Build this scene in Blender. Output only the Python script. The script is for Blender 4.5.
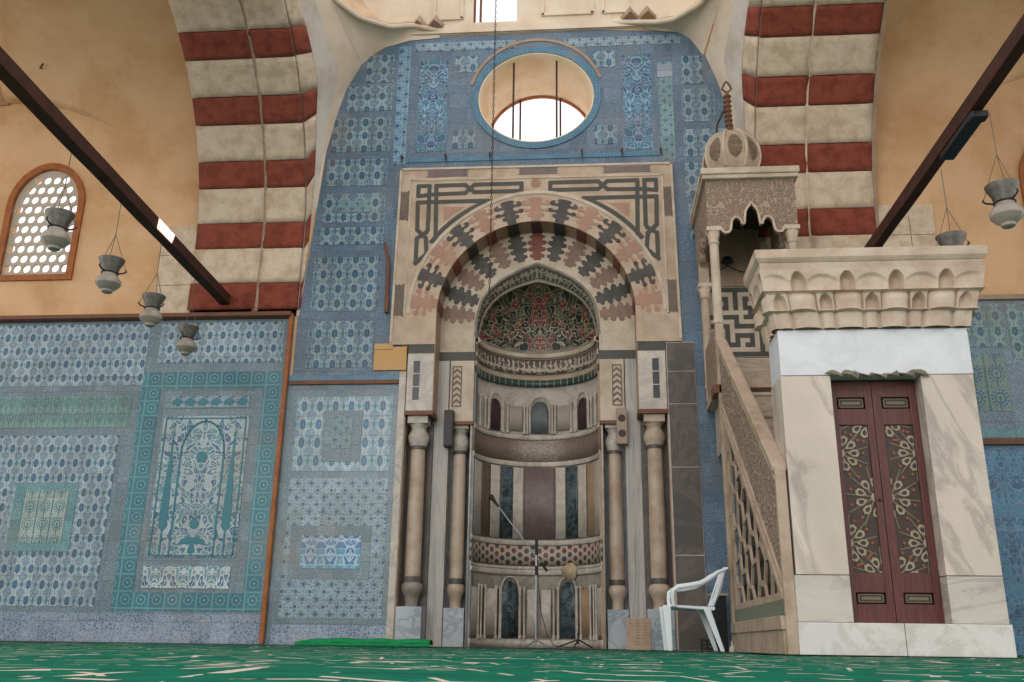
import bpy, bmesh, math, random
from math import sin, cos, pi, radians, sqrt, atan2
from mathutils import Vector, Matrix
random.seed(7)
D = bpy.data
C = bpy.context.scene.collection
for o in list(D.objects): D.objects.remove(o)

# ------------------------------------------------------------------ camera
cam_data = D.cameras.new('camera'); cam = D.objects.new('camera', cam_data); C.objects.link(cam)
bpy.context.scene.camera = cam
F_PX = 925.0
cam_data.sensor_width = 36.0; cam_data.sensor_fit = 'HORIZONTAL'
cam_data.lens = F_PX / 1024 * 36.0
cam_data.clip_start = 0.02; cam_data.clip_end = 200
YAW, PIT, ROL = radians(-5.05), radians(18.1), radians(0.8)
Fw = Vector((sin(YAW)*cos(PIT), cos(YAW)*cos(PIT), sin(PIT)))
Rt = Vector((cos(YAW), -sin(YAW), 0)); Up = Rt.cross(Fw)
R2 = cos(ROL)*Rt + sin(ROL)*Up; U2 = -sin(ROL)*Rt + cos(ROL)*Up
m = Matrix.Identity(4)
for i in range(3):
    m[i][0] = R2[i]; m[i][1] = U2[i]; m[i][2] = -Fw[i]
m[0][3], m[1][3], m[2][3] = 0.0, -11.0, 0.05
cam.matrix_world = m

# ------------------------------------------------------------------ world, light, exposure
def srgb(h, k=1.0):
    h = h.lstrip('#'); out = []
    for i in (0, 2, 4):
        c = int(h[i:i+2], 16) / 255
        out.append((c/12.92 if c <= .04045 else ((c+.055)/1.055)**2.4) * k)
    return (*out, 1.0)
vs = bpy.context.scene.view_settings
vs.view_transform = 'Standard'; vs.look = 'None'; vs.gamma = 1.0; vs.use_curve_mapping = False
vs.exposure = -0.15
w = D.worlds.new('daylight'); bpy.context.scene.world = w; w.use_nodes = True
bg = w.node_tree.nodes['Background']
bg.inputs[0].default_value = (1.0, 0.985, 0.975, 1); bg.inputs[1].default_value = 1.45
# daylight from the open courtyard side of the hall, behind the camera
def area(name, loc, target, sx, sy, power, col):
    l = D.lights.new(name, 'AREA'); l.shape = 'RECTANGLE'; l.size = sx; l.size_y = sy
    l.energy = power; l.color = col
    o = D.objects.new(name, l); C.objects.link(o); o.location = loc
    o.rotation_euler = (Vector(target)-Vector(loc)).to_track_quat('-Z', 'Y').to_euler()
    return o
area('courtyard_daylight', (-5, -19, 6), (-1, 0, 3), 8, 6, 900, (1, .95, .88))

# sun ray that falls through the top window and catches the left tie beam
l = D.lights.new('sunbeam', 'SPOT'); l.energy = 150000; l.spot_size = radians(3.0); l.spot_blend = .05; l.shadow_soft_size = .01; l.color = (1, .95, .86)
o = D.objects.new('sunbeam', l); C.objects.link(o); o.location = (-.24, .75, 10.35)
o.rotation_euler = (Vector((-4.63, -2.2, 4.26))-Vector(o.location)).to_track_quat('-Z', 'Y').to_euler()

# ------------------------------------------------------------------ mesh helpers
class MB:
    def __init__(s): s.v = []; s.f = []
    def add(s, vs, fs):
        n = len(s.v); s.v += [tuple(p) for p in vs]; s.f += [tuple(i+n for i in f) for f in fs]; return s
    def box(s, x0, x1, y0, y1, z0, z1):
        return s.add([(x0,y0,z0),(x1,y0,z0),(x1,y1,z0),(x0,y1,z0),(x0,y0,z1),(x1,y0,z1),(x1,y1,z1),(x0,y1,z1)],
                     [(0,3,2,1),(4,5,6,7),(0,1,5,4),(1,2,6,5),(2,3,7,6),(3,0,4,7)])
    def prism(s, poly, a, b, plane='xz'):
        # convex or simple polygon extruded from a to b along the third axis
        mk = {'xz': lambda u,v,d:(u,d,v), 'xy': lambda u,v,d:(u,v,d), 'yz': lambda u,v,d:(d,u,v)}[plane]
        n = len(poly)
        vs = [mk(u,v,a) for u,v in poly] + [mk(u,v,b) for u,v in poly]
        fs = [tuple(range(n)), tuple(range(2*n-1, n-1, -1))] + [(i,n+i,n+(i+1)%n,(i+1)%n) for i in range(n)]
        return s.add(vs, fs)
    def shape(s, outer, holes, a, b, plane='xz'):
        mk = {'xz': lambda u,v,d:(u,d,v), 'xy': lambda u,v,d:(u,v,d), 'yz': lambda u,v,d:(d,u,v)}[plane]
        bm = bmesh.new()
        loops = [outer] + list(holes); edges = []
        for lp in loops:
            vv = [bm.verts.new((u, v, 0)) for u, v in lp]
            for i in range(len(vv)): edges.append(bm.edges.new((vv[i], vv[(i+1) % len(vv)])))
        bmesh.ops.triangle_fill(bm, use_beauty=True, use_dissolve=False, edges=edges)
        bm.verts.index_update()
        pts = [(v.co.x, v.co.y) for v in bm.verts]; tris = []
        for f in bm.faces:
            ids = [v.index for v in f.verts]
            if f.normal.z < 0: ids.reverse()
            tris.append(ids)
        bm.free()
        n = len(pts)
        vs = [mk(u,v,a) for u,v in pts] + [mk(u,v,b) for u,v in pts]
        fs = [tuple(t) for t in tris] + [tuple(i+n for i in reversed(t)) for t in tris]
        k = 0
        for lp in loops:
            L = len(lp)
            for i in range(L):
                p, q = k+i, k+(i+1) % L
                fs.append((p, n+p, n+q, q))
            k += L
        return s.add(vs, fs)
    def lathe(s, c, prof, seg=24, a0=0.0, a1=2*pi, sx=1, sy=1):
        full = abs(a1-a0-2*pi) < 1e-6; n = seg if full else seg+1
        vs = []
        for r, z in prof:
            for i in range(n):
                a = a0+(a1-a0)*i/seg
                vs.append((c[0]+r*sx*cos(a), c[1]+r*sy*sin(a), c[2]+z))
        fs = []
        for j in range(len(prof)-1):
            for i in range(seg):
                p = j*n+i; q = j*n+(i+1) % n
                fs.append((p, q, q+n, p+n))
        if full:
            if prof[0][0] > 1e-5: fs.append(tuple(reversed(range(n))))
            if prof[-1][0] > 1e-5: fs.append(tuple(range((len(prof)-1)*n, len(prof)*n)))
        return s.add(vs, fs)
    def tube(s, pts, r, seg=8, closed=False):
        pts = [Vector(p) for p in pts]; n = len(pts); rings = []
        prev = None
        rr = r if isinstance(r, (list, tuple)) else [r]*n
        for i, p in enumerate(pts):
            if closed: t = pts[(i+1) % n]-pts[i-1]
            else: t = pts[min(i+1, n-1)]-pts[max(i-1, 0)]
            t.normalize()
            if prev is None:
                a = Vector((0,0,1)) if abs(t.z) < .9 else Vector((1,0,0))
                u = t.cross(a).normalized()
            else:
                u = (prev - t*prev.dot(t)).normalized()
            prev = u; v = t.cross(u)
            rings.append([p+rr[i]*(cos(2*pi*k/seg)*u+sin(2*pi*k/seg)*v) for k in range(seg)])
        vs = [q for R in rings for q in R]; fs = []
        m_ = n if closed else n-1
        for i in range(m_):
            for k in range(seg):
                a = i*seg+k; b = i*seg+(k+1) % seg; c = ((i+1) % n)*seg
                fs.append((a, b, c+(k+1) % seg, c+k))
        if not closed:
            fs.append(tuple(reversed(range(seg)))); fs.append(tuple(range((n-1)*seg, n*seg)))
        return s.add(vs, fs)
    def grid(s, fn, nu, nv, flip=False):
        vs = [fn(i/nu, j/nv) for j in range(nv+1) for i in range(nu+1)]
        fs = []
        for j in range(nv):
            for i in range(nu):
                a = j*(nu+1)+i; q = (a, a+1, a+nu+2, a+nu+1)
                fs.append(tuple(reversed(q)) if flip else q)
        return s.add(vs, fs)
    def strip(s, pts, w, a, b, plane='xz'):
        # flat bar of width w following 2-D points
        for i in range(len(pts)-1):
            p, q = Vector(pts[i]), Vector(pts[i+1]); t = (q-p)
            if t.length < 1e-6: continue
            t.normalize(); n_ = Vector((-t.y, t.x))*w/2; e = t*w*.3
            s.prism([tuple(p-e-n_), tuple(q+e-n_), tuple(q+e+n_), tuple(p-e+n_)], a, b, plane)
        return s

def kidloc(o):
    L = Vector((0,0,0))
    while o is not None: L += o.location; o = o.parent
    return L
def obj(name, mb, mat, parent=None, smooth=35, bevel=0, solid=0, origin=None, label=None):
    me = D.meshes.new(name)
    off = kidloc(parent) if parent is not None else Vector((0,0,0))
    if origin is None and parent is None: loc = Vector((0,0,0))
    elif origin is not None: loc = Vector(origin)-off
    else: loc = Vector((0,0,0))
    base = off+loc
    me.from_pydata([tuple(Vector(v)-base) for v in mb.v], [], mb.f)
    bm = bmesh.new(); bm.from_mesh(me)
    bmesh.ops.remove_doubles(bm, verts=bm.verts, dist=1e-5)
    bmesh.ops.recalc_face_normals(bm, faces=bm.faces)
    bm.to_mesh(me); bm.free()
    me.materials.append(mat)
    if smooth:
        me.polygons.foreach_set('use_smooth', [True]*len(me.polygons))
        me.set_sharp_from_angle(angle=radians(smooth))
    o = D.objects.new(name, me); C.objects.link(o); o.location = loc
    if parent is not None: o.parent = parent
    if solid:
        md = o.modifiers.new('thickness', 'SOLIDIFY'); md.thickness = solid; md.offset = 0
    if bevel:
        md = o.modifiers.new('bevel', 'BEVEL'); md.width = bevel; md.segments = 2; md.limit_method = 'ANGLE'; md.angle_limit = radians(40)
    if label: o['label'] = label
    return o
def thing(name, label, cat, loc, group=None):
    o = D.objects.new(name, None); C.objects.link(o); o.location = loc
    o.empty_display_size = .1
    o['label'] = label; o['category'] = cat
    if group: o['group'] = group
    return o
def single(name, mb, mat, label, cat, origin, group=None, **k):
    o = obj(name, mb, mat, None, origin=origin, **k); o['label'] = label; o['category'] = cat
    if group: o['group'] = group
    return o
def struct(name, mb, mat, **k):
    o = obj(name, mb, mat, None, **k); o['kind'] = 'structure'; return o
def lerp(a, b, t): return a+(b-a)*t
def interp(tab, t):
    n = len(tab)-1; t = min(max(t, 0), 1)*n; i = min(int(t), n-1); u = t-i
    return tuple(lerp(a, b, u) for a, b in zip(tab[i], tab[i+1]))
def circ(cx, cz, r, n=48, a0=0, a1=2*pi, end=False):
    k = n+1 if end else n
    return [(cx+r*cos(a0+(a1-a0)*i/n), cz+r*sin(a0+(a1-a0)*i/n)) for i in range(k)]
def rect(x0, x1, z0, z1): return [(x0,z0),(x1,z0),(x1,z1),(x0,z1)]

# ------------------------------------------------------------------ shader expressions
class E:
    def __init__(s, g, k): s.g = g; s.k = k
    def _b(s, op, o, r=False):
        return s.g.m(op, o, s) if r else s.g.m(op, s, o)
    def __add__(s, o): return s._b('ADD', o)
    def __radd__(s, o): return s._b('ADD', o)
    def __sub__(s, o): return s._b('SUBTRACT', o)
    def __rsub__(s, o): return s._b('SUBTRACT', o, True)
    def __mul__(s, o): return s._b('MULTIPLY', o)
    def __rmul__(s, o): return s._b('MULTIPLY', o)
    def __truediv__(s, o): return s._b('DIVIDE', o)
    def __neg__(s): return s*-1
    def __lt__(s, o): return s.g.m('LESS_THAN', s, o)
    def __gt__(s, o): return s.g.m('GREATER_THAN', s, o)
class G:
    def __init__(s, name):
        s.mat = D.materials.new(name); s.mat.use_nodes = True; s.nt = s.mat.node_tree
        s.b = s.nt.nodes['Principled BSDF']
        tc = s.nt.nodes.new('ShaderNodeTexCoord'); s.P = tc.outputs['Object']
        sp = s.nt.nodes.new('ShaderNodeSeparateXYZ'); s.nt.links.new(s.P, sp.inputs[0])
        s.x, s.y, s.z = (E(s, sp.outputs[i]) for i in range(3))
    def put(s, inp, val):
        if isinstance(val, E): s.nt.links.new(val.k, inp)
        elif hasattr(val, 'is_output'): s.nt.links.new(val, inp)
        else: inp.default_value = val
    def m(s, op, *a):
        n = s.nt.nodes.new('ShaderNodeMath'); n.operation = op
        for i, q in enumerate(a): s.put(n.inputs[i], q)
        return E(s, n.outputs[0])
    def fl(s, a): return s.m('FLOOR', a)
    def fr(s, a): return s.m('FRACT', a)
    def ab(s, a): return s.m('ABSOLUTE', a)
    def sn(s, a): return s.m('SINE', a)
    def cs(s, a): return s.m('COSINE', a)
    def sq(s, a): return s.m('SQRT', a)
    def mn(s, a, b): return s.m('MINIMUM', a, b)
    def mx(s, a, b): return s.m('MAXIMUM', a, b)
    def at(s, a, b): return s.m('ARCTAN2', a, b)
    def vec(s, x, y, z=0.0):
        n = s.nt.nodes.new('ShaderNodeCombineXYZ')
        for i, q in enumerate((x, y, z)): s.put(n.inputs[i], q)
        return n.outputs[0]
    def noise(s, v, scale=5, detail=3, rough=.55, dist=0, col=False):
        n = s.nt.nodes.new('ShaderNodeTexNoise'); s.put(n.inputs['Vector'], v)
        n.inputs['Scale'].default_value = scale; n.inputs['Detail'].default_value = detail
        n.inputs['Roughness'].default_value = rough; n.inputs['Distortion'].default_value = dist
        return n.outputs[1] if col else E(s, n.outputs[0])
    def vor(s, v, scale=5, feat='F1', out=0, rnd=1.0):
        n = s.nt.nodes.new('ShaderNodeTexVoronoi'); n.feature = feat; s.put(n.inputs['Vector'], v)
        n.inputs['Scale'].default_value = scale; n.inputs['Randomness'].default_value = rnd
        o = n.outputs[out]
        return E(s, o) if o.type == 'VALUE' else o
    def white(s, v):
        n = s.nt.nodes.new('ShaderNodeTexWhiteNoise'); s.put(n.inputs['Vector'], v); return E(s, n.outputs[0])
    def sepx(s, c):
        sp = s.nt.nodes.new('ShaderNodeSeparateXYZ'); s.nt.links.new(c, sp.inputs[0]); return [E(s, sp.outputs[i]) for i in range(3)]
    def ramp(s, f, a, b):
        n = s.nt.nodes.new('ShaderNodeMapRange'); n.interpolation_type = 'SMOOTHSTEP'
        s.put(n.inputs[0], f); n.inputs[1].default_value = a; n.inputs[2].default_value = b
        return E(s, n.outputs[0])
    def mix(s, f, a, b, mode='MIX'):
        n = s.nt.nodes.new('ShaderNodeMix'); n.data_type = 'RGBA'; n.blend_type = mode; n.clamp_factor = True
        s.put(n.inputs[0], f)
        for i, q in ((6, a), (7, b)):
            if isinstance(q, str): q = srgb(q)
            s.put(n.inputs[i], q)
        return n.outputs[2]
    def mul(s, c, f):   # multiply a colour by a scalar
        v = s.vec(f, f, f)
        return s.mix(1.0, c, v, 'MULTIPLY')
    def done(s, col, rough=.6, bump=None, bd=.01, metal=0, spec=.5):
        if isinstance(col, str): col = srgb(col)
        s.put(s.b.inputs['Base Color'], col); s.put(s.b.inputs['Roughness'], rough)
        s.b.inputs['Metallic'].default_value = metal
        s.b.inputs['Specular IOR Level'].default_value = spec
        if bump is not None:
            n = s.nt.nodes.new('ShaderNodeBump'); n.inputs['Distance'].default_value = bd
            n.inputs['Strength'].default_value = 1.0
            s.put(n.inputs['Height'], bump); s.nt.links.new(n.outputs[0], s.b.inputs['Normal'])
        return s.mat

MATS = {}
def plain(name, base, rough=.6, var=.12, scale=6, bd=.004, metal=0, spec=.5, dark=None):
    g = G(name); n1 = g.noise(g.P, scale, 5, .6); n2 = g.noise(g.P, scale*9, 3)
    c = g.mix(g.ramp(n1, .35, .7), base, dark or base)
    f = 1.0-var + var*2.0*(n1*.6+n2*.4)
    return g.done(g.mul(c, f), rough, n2*.5+n1, bd, metal, spec)
def marble(name, base, vein, scale=2.0, amt=.6, rough=.35, stretch=(1,1,1), ang=0.0, spec=.4, bd=.002):
    g = G(name)
    X = g.x*cos(ang)+g.z*sin(ang); Z = g.z*cos(ang)-g.x*sin(ang)
    v = g.vec(X*stretch[0], g.y*stretch[1], Z*stretch[2])
    n = g.noise(v, scale, 7, .62, 1.2)
    vn = g.ab(n-.5); a = 1.0-g.ramp(vn, 0.0, .07)
    big = g.ramp(g.noise(v, scale*.6, 4), .35, .68)
    c = g.mix(g.mn(a*amt+big*amt*.7, 1.0), base, vein)
    fine = g.noise(g.P, 60, 3)
    dirt = g.ramp(g.noise(g.P, 1.7, 5), .3, .75)
    c = g.mul(c, .82+fine*.16+dirt*.14)
    return g.done(c, rough, fine, bd, 0, spec)

# stone, plaster, wood, metal
M_plaster = plain('beige_plaster', '#d8b088', .9, .13, 1.3, .006, dark='#c2976b')
M_cream = plain('cream_plaster', '#dccbb6', .9, .1, 1.6, .006, dark='#c8b39c')
M_face = plain('whitewashed_plaster', '#cfc5ba', .9, .12, 3, .008, dark='#b7a99c')
M_shell = plain('stained_shell_plaster', '#d8c3a6', .9, .12, 1.4, .006, dark='#b08358')
M_revealp = plain('oculus_plaster', '#e8d3b8', .9, .08, 2.5, .006, dark='#dcbd98')
M_red = plain('red_painted_stone', '#8f4530', .85, .3, 7, .02, dark='#6f2d1f')
M_buff = plain('buff_stone', '#d8c4ac', .85, .28, 6, .02, dark='#b89f86')
M_groove = plain('grey_brown_stone', '#a88f7a', .85, .2, 6, .01, dark='#8f7864')
M_frame = plain('warm_limestone', '#c0aa94', .7, .22, 3.2, .004, dark='#a58d78')
M_framel = plain('pale_limestone', '#c8b8a5', .7, .22, 4.5, .004, dark='#a99781')
M_ochre = plain('ochre_plaster_patch', '#c29c70', .85, .12, 3, .006, dark='#c0965c')
M_pierm = marble('greyish_white_marble', '#c9bfb1', '#a29a94', 2.2, .5, .4)
M_black = plain('black_inlay_stone', '#35302c', .5, .3, 9, .002, dark='#4a423a')
M_darkgreen = plain('dark_green_inlay', '#403f35', .5, .25, 9, .002, dark='#33332b')
M_pink = plain('pink_inlay_stone', '#a9806c', .6, .2, 9, .002, dark='#94705e')
M_browninlay = plain('brown_inlay_stone', '#8c6e5e', .6, .25, 9, .002, dark='#735a4d')
M_redin = plain('red_inlay_stone', '#7d4030', .55, .25, 9, .002, dark='#64362a')
M_purple = marble('purple_porphyry', '#776764', '#625453', 3, .5, .45)
M_brownst = marble('brown_inlay_marble', '#6d5d50', '#584b42', 3, .5, .45)
M_tanst = marble('tan_inlay_marble', '#a68a70', '#8d745d', 3, .5, .45)
M_green = marble('green_black_marble', '#20282a', '#66757a', 6.5, .5, .35)
M_slate = marble('dark_slate_slab', '#4c4744', '#6c6058', 1.6, .5, .45)
M_slate2 = marble('grey_blue_marble', '#5f6568', '#8b9094', 2.4, .6, .4, (3,3,.5))
M_strip = marble('striped_grey_marble', '#908d8c', '#b3aca4', 3.0, .9, .4, (7,7,.25))
M_white = marble('white_marble', '#d8d5d1', '#b5aea6', 1.5, .4, .42)
M_nwhite = marble('worn_white_marble', '#c7bdb1', '#a0978d', 2.2, .55, .5)
M_plinth = marble('blue_grey_veined_marble', '#aab0b4', '#7d8890', 3.5, .6, .4)
M_col = plain('cream_column_marble', '#b9a693', .5, .2, 4, .003, dark='#9c8672')
M_colgrey = plain('grey_capital_stone', '#8f857a', .6, .2, 6, .003, dark='#716a64')
M_jamb = marble('beige_veined_marble', '#d6c8b9', '#a99d94', .9, .6, .38, (2.6,2,.5), .3)
M_jamb2 = marble('grey_veined_marble', '#cdc5bb', '#a59d96', 1.6, .55, .38, (.8,1,3.2), .2)
M_lintel = marble('snow_white_marble', '#d9dade', '#cbccd0', 1.6, .4, .45)
M_cornice = plain('carved_cream_marble', '#cfbba8', .6, .22, 5, .005, dark='#b39a86')
M_rail = plain('carved_tan_stone', '#b5a08d', .65, .2, 5, .004, dark='#998470')
M_step = marble('pale_step_marble', '#c3b4a0', '#9f8f7c', 2.2, .5, .45, (.6,1,3))
M_wood = plain('dark_brown_beam_wood', '#4e2f25', .75, .3, 5, .004, dark='#3a231c', spec=.2)
M_wood2 = plain('brown_trim_wood', '#75482f', .6, .3, 8, .004, dark='#5c3826')
M_orange = plain('orange_brown_frame', '#a5602b', .6, .15, 8, .004, dark='#8d4d20')
M_iron = plain('rusty_iron', '#4a3630', .6, .3, 20, .002, metal=.3, dark='#2c2421')
M_tin = plain('dull_zinc', '#77736e', .42, .2, 14, .001, metal=.65, dark='#5e5b57')
M_blk = plain('black_plastic', '#17171a', .5, .1, 10, .0005)
M_steel = plain('brushed_steel', '#b6bcc0', .3, .1, 20, .0005, metal=.8)
M_plastic = plain('white_plastic', '#e6edf2', .4, .04, 5, .0003)
M_glass = plain('milky_lantern_glass', '#a0968a', .25, .12, 8, .0005, dark='#8c8277')
M_wire = plain('hanging_wire', '#6b5a4c', .6, .2, 20, .0005)
M_paper = plain('cardboard', '#b39a84', .85, .1, 8, .0005, dark='#a78c76')
M_ink = plain('dark_ink', '#5a4638', .8, .1, 8, .0002)
M_greencloth = plain('green_felt', '#0b8a50', .95, .15, 20, .003, dark='#087343')
M_tealin = plain('teal_glaze', '#22707c', .35, .25, 14, .002, dark='#196a7a')
M_dgrey = plain('dark_stone_and_shade', '#3d3833', .9, .3, 6, .01)  # dark floor stone, also used as painted shade inside the minbar
M_valance = plain('olive_metal_crest', '#857b66', .55, .25, 14, .002, dark='#5f5746')
def marble_grey_grille():
    g = G('pierced_white_plaster'); n = g.noise(g.P, 30, 3)
    return g.done(g.mul(srgb('#b9ac9b'), .85+n*.3), .8, n, .002)
M_grille = marble_grey_grille()
g = G('window_pane_glass')
M_pane = g.done('#f4f6f8', .1)
_t = g.nt.nodes.new('ShaderNodeBsdfTransparent'); _m = g.nt.nodes.new('ShaderNodeMixShader'); _m.inputs[0].default_value = .06
g.nt.links.new(_t.outputs[0], _m.inputs[1]); g.nt.links.new(g.b.outputs[0], _m.inputs[2])
g.nt.links.new(_m.outputs[0], [n for n in g.nt.nodes if n.type == 'OUTPUT_MATERIAL'][0].inputs[0])

# ------------------------------------------------------------------ Iznik tile materials
def tvar(g, u, v, col, s=.235, lo=.62, amt=.6):
    w_ = g.white(g.vec(g.fl(u/s), g.fl(v/s)))
    col = g.mix(.2, col, '#566e72')
    big = g.noise(g.vec(u, v), .9, 4)
    fine = g.noise(g.vec(u, v), 45, 2)
    c = g.mul(col, lo+w_*amt*.5+big*.35+fine*.2)
    c = g.mix(g.ramp(g.noise(g.vec(u, v, 3.0), 1.3, 4), .5, .75)*.35, c, '#8a7a68')
    ju = g.ab(g.fr(u/s)-.5); jv = g.ab(g.fr(v/s)-.5)
    j = g.mx(ju > .484, jv > .484)
    return g.mix(j*.45, c, '#6c6a66'), j
def ground_mat(name, a, b, cc, scale=38):
    g = G(name); u, v = g.x, g.z
    e = g.vor(g.vec(u, v), scale, 'DISTANCE_TO_EDGE')
    pat = g.white(g.vec(g.fl(u/.235), g.fl(v/.13)))
    c = g.mix(g.ramp(pat, .1, .9), a, b)
    c = g.mix((e < .11)*.75, c, cc)
    # thin border lines
    c, j = tvar(g, u, v, c)
    return g.done(c, .33, j*-1.0, .002, 0, .45)
def lattice_mat(name, ground, line, flower, leaf, su=.172, sv=.185, ou=0.0, ov=0.0):
    g = G(name); u, v = g.x+ou, g.z+ov
    cu = g.fr(u/su)-.5; cv = g.fr(v/sv)-.5
    acu = g.ab(cu)
    og = g.ab(acu-(.27+.17*g.cs(cv*(2*pi))))          # ogee lattice of white stems
    c = g.mix(g.ramp(g.noise(g.vec(u, v), 40, 2), .45, .75)*.5, ground, line)
    c = g.mix((1.0-g.ramp(g.vor(g.vec(u, v), 40, 'DISTANCE_TO_EDGE'), .04, .12))*.65, c, line)
    c = g.mix(1.0-g.ramp(og, .045, .085), c, line)
    e1 = g.sq((cu/.19)*(cu/.19)+(cv/.29)*(cv/.29))
    wob = e1+g.sn(g.at(cv, cu)*9.0)*.12
    c = g.mix(1.0-g.ramp(wob, 1.3, 1.45), c, line)
    c = g.mix(1.0-g.ramp(wob, .93, 1.05), c, flower)
    c = g.mix(1.0-g.ramp(e1, .42, .5), c, leaf)
    eu = .5-acu
    e2 = g.sq((eu/.10)*(eu/.10)+((cv+.0)/.15)*((cv+.0)/.15))
    c = g.mix(1.0-g.ramp(e2, 1.0, 1.15), c, leaf)
    c, j = tvar(g, u, v, c, .25)
    return g.done(c, .33, j*-1.0, .002, 0, .45)
def fan_mat(name, ground, line, flower, su=.15, sv=.2, ou=0.0, ov=0.0, stem='#1f7377'):
    g = G(name); u, v = g.x+ou, g.z+ov
    cu = g.fr(u/su)-.5; cv = g.fr(v/sv)-.5; acu = g.ab(cu)
    r = g.sq(cu*cu+(cv-.08)*(cv-.08)); a = g.at(cv-.08, cu)
    c = g.mix(g.ramp(g.noise(g.vec(u, v), 50, 2), .4, .65), ground, line)
    c = g.mix((acu < .035)*(cv < .05), c, stem)
    c = g.mix((acu > .455)*(cv < .45), c, stem)
    ring = g.ab(r-.34); dots = g.sn(a*14.0) > .0
    c = g.mix((ring < .05)*dots, c, flower)
    c = g.mix((g.ab(r-.21) < .035), c, flower)
    c = g.mix(r < .08, c, stem)
    c, j = tvar(g, u, v, c, .25)
    return g.done(c, .33, j*-1.0, .002, 0, .45)
def rosette_mat(name, ground, petal, line, s=.2, ou=0.0, ov=0.0):
    g = G(name); u, v = g.x+ou, g.z+ov
    cu = g.fr(u/s)-.5; cv = g.fr(v/s)-.5
    r = g.sq(cu*cu+cv*cv); a = g.at(cv, cu)
    pet = r+g.ab(g.sn(a*4.5))*.10
    c = g.mix(g.noise(g.vec(u, v), 30, 2), ground, petal)
    c = g.mix((g.ab(r-.37) < .04)*(g.sn(a*16) > 0.0), c, petal)
    c = g.mix(g.ab(pet-.33) < .03, c, line)
    c = g.mix(pet < .28, c, petal)
    c = g.mix(r < .08, c, line)
    c = g.mix(g.mx(g.ab(cu), g.ab(cv)) > .46, c, line)
    c, j = tvar(g, u, v, c, s)
    return g.done(c, .33, j*-1.0, .002, 0, .45)
def star_mat(name, ground, line, dot, s=.17, ou=0.0, ov=0.0):
    g = G(name); u, v = g.x+ou, g.z+ov
    cu = g.fr(u/s)-.5; cv = g.fr(v/s)-.5
    au, av = g.ab(cu), g.ab(cv)
    r = g.sq(cu*cu+cv*cv); a = g.at(cv, cu)
    c = g.mix(g.ramp(g.noise(g.vec(u, v), 45, 2), .4, .6), ground, line)
    r2 = g.sq((au-.5)*(au-.5)+(av-.5)*(av-.5))
    c = g.mix(g.ab(r-.36-g.cs(a*4)*.06) < .035, c, line)
    c = g.mix(g.ab(r2-.36) < .03, c, line)
    c = g.mix(g.ab(au-av) < .03, c, line)
    c = g.mix(r < (.15+.0), c, dot)
    c = g.mix(g.ab(r-.16) < .03, c, line)
    c = g.mix(r2 < .13, c, dot)
    c, j = tvar(g, u, v, c, .25)
    return g.done(c, .33, j*-1.0, .002, 0, .45)
def arab_mat(name, ground, line, c1, c2, per=.6, cx=0.0, scale=13, lw=.1, vary=True, rough=.33, bump=True, zper=None, cz=0.0, thick=.62):
    # mirrored scrollwork: distance-to-edge cells filled with leaf colours and outlined
    g = G(name)
    u = g.ab(g.fr((g.x-cx)/per+.5)-.5)*per
    v = g.z if zper is None else g.ab(g.fr((g.z-cz)/zper+.5)-.5)*zper
    n = g.noise(g.vec(u, v), 7, 1, .4, 0, True); nx, ny, _ = g.sepx(n)
    P = g.vec(u+(nx-.5)*.16, v+(ny-.5)*.16, 0.0)
    e = g.vor(P, scale, 'DISTANCE_TO_EDGE'); cc = g.sepx(g.vor(P, scale, 'F1', 1))
    c = g.mix(cc[0] < .5, c1, c2)
    c = g.mix(cc[1] > thick, c, ground)
    f1 = g.vor(P, scale, 'F1')
    c = g.mix(g.ab(f1-.3) < .035, c, line)
    c = g.mix(e < lw, c, line)
    if vary: c, j = tvar(g, g.x, g.z, c, .25)
    return g.done(c, rough, e if bump else None, .003, 0, .45)
WL = '#a5b3bb'
T_ground = ground_mat('purple_grey_border_tiles', '#4f6a78', '#5c6c7e', '#85939a')
T_gblue = ground_mat('blue_border_tiles', '#385370', '#505c73', '#6d7f90')
T_gteal = ground_mat('teal_border_tiles', '#3a7680', '#487f8a', '#7fa3a6')
T_base = ground_mat('worn_base_tiles', '#5a7092', '#7c869e', '#a3a9b4', 26)
T_lat = lattice_mat('lattice_tiles_pale', '#56748a', WL, '#264a74', '#346877')
T_lat2 = lattice_mat('lattice_tiles_deep', '#345370', '#8c9fa6', '#1b3f68', '#2b5f6e', .21, .205)
T_lat3 = lattice_mat('lattice_tiles_green', '#3f6076', '#829a96', '#22466c', '#3a6d66', .2, .2)
T_fan = fan_mat('hyacinth_fan_tiles', '#64857f', '#8a9f95', '#2b5568')
T_fan2 = fan_mat('white_fan_tiles', '#93a3a0', '#adb5ac', '#2f6f76', .19, .216, .0, .05)
T_fan3 = fan_mat('cypress_fan_tiles', '#5b7d84', '#8b9b85', '#2c5580', .26, .3, 0, 0, '#2d6a58')
T_ros = rosette_mat('turquoise_rosette_tiles', '#2f8790', '#1b5670', '#6ea6a8', .195)
T_rosb = rosette_mat('turquoise_strip_tiles', '#336f8c', '#24587f', '#6f9dae', .09)
T_star = star_mat('star_lattice_tiles', '#4a6a80', '#92a5af', '#27506f')
T_star2 = star_mat('fine_star_tiles', '#4a6d7c', '#7c979a', '#2c5670', .15)
T_starb = star_mat('blue_star_tiles', '#34608a', '#7d9fb2', '#1c4270', .2)
T_ara = arab_mat('deep_blue_arabesque_tiles', '#1d3768', '#7f9ab4', '#23527a', '#2a6275', .42, -2.12, 12, .05, thick=.75)
T_arb = arab_mat('bright_blue_arabesque_tiles', '#1c4f8c', '#a3bfd0', '#2a6aa8', '#3590b0', .24, -3.1, 12, .07, thick=.8)
T_cyp = arab_mat('white_ground_arabesque_tiles', '#9aa8af', '#a7b2b6', '#2c5a7c', '#4a7884', 1.06, -4.815, 13, .075, thick=.8)
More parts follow.
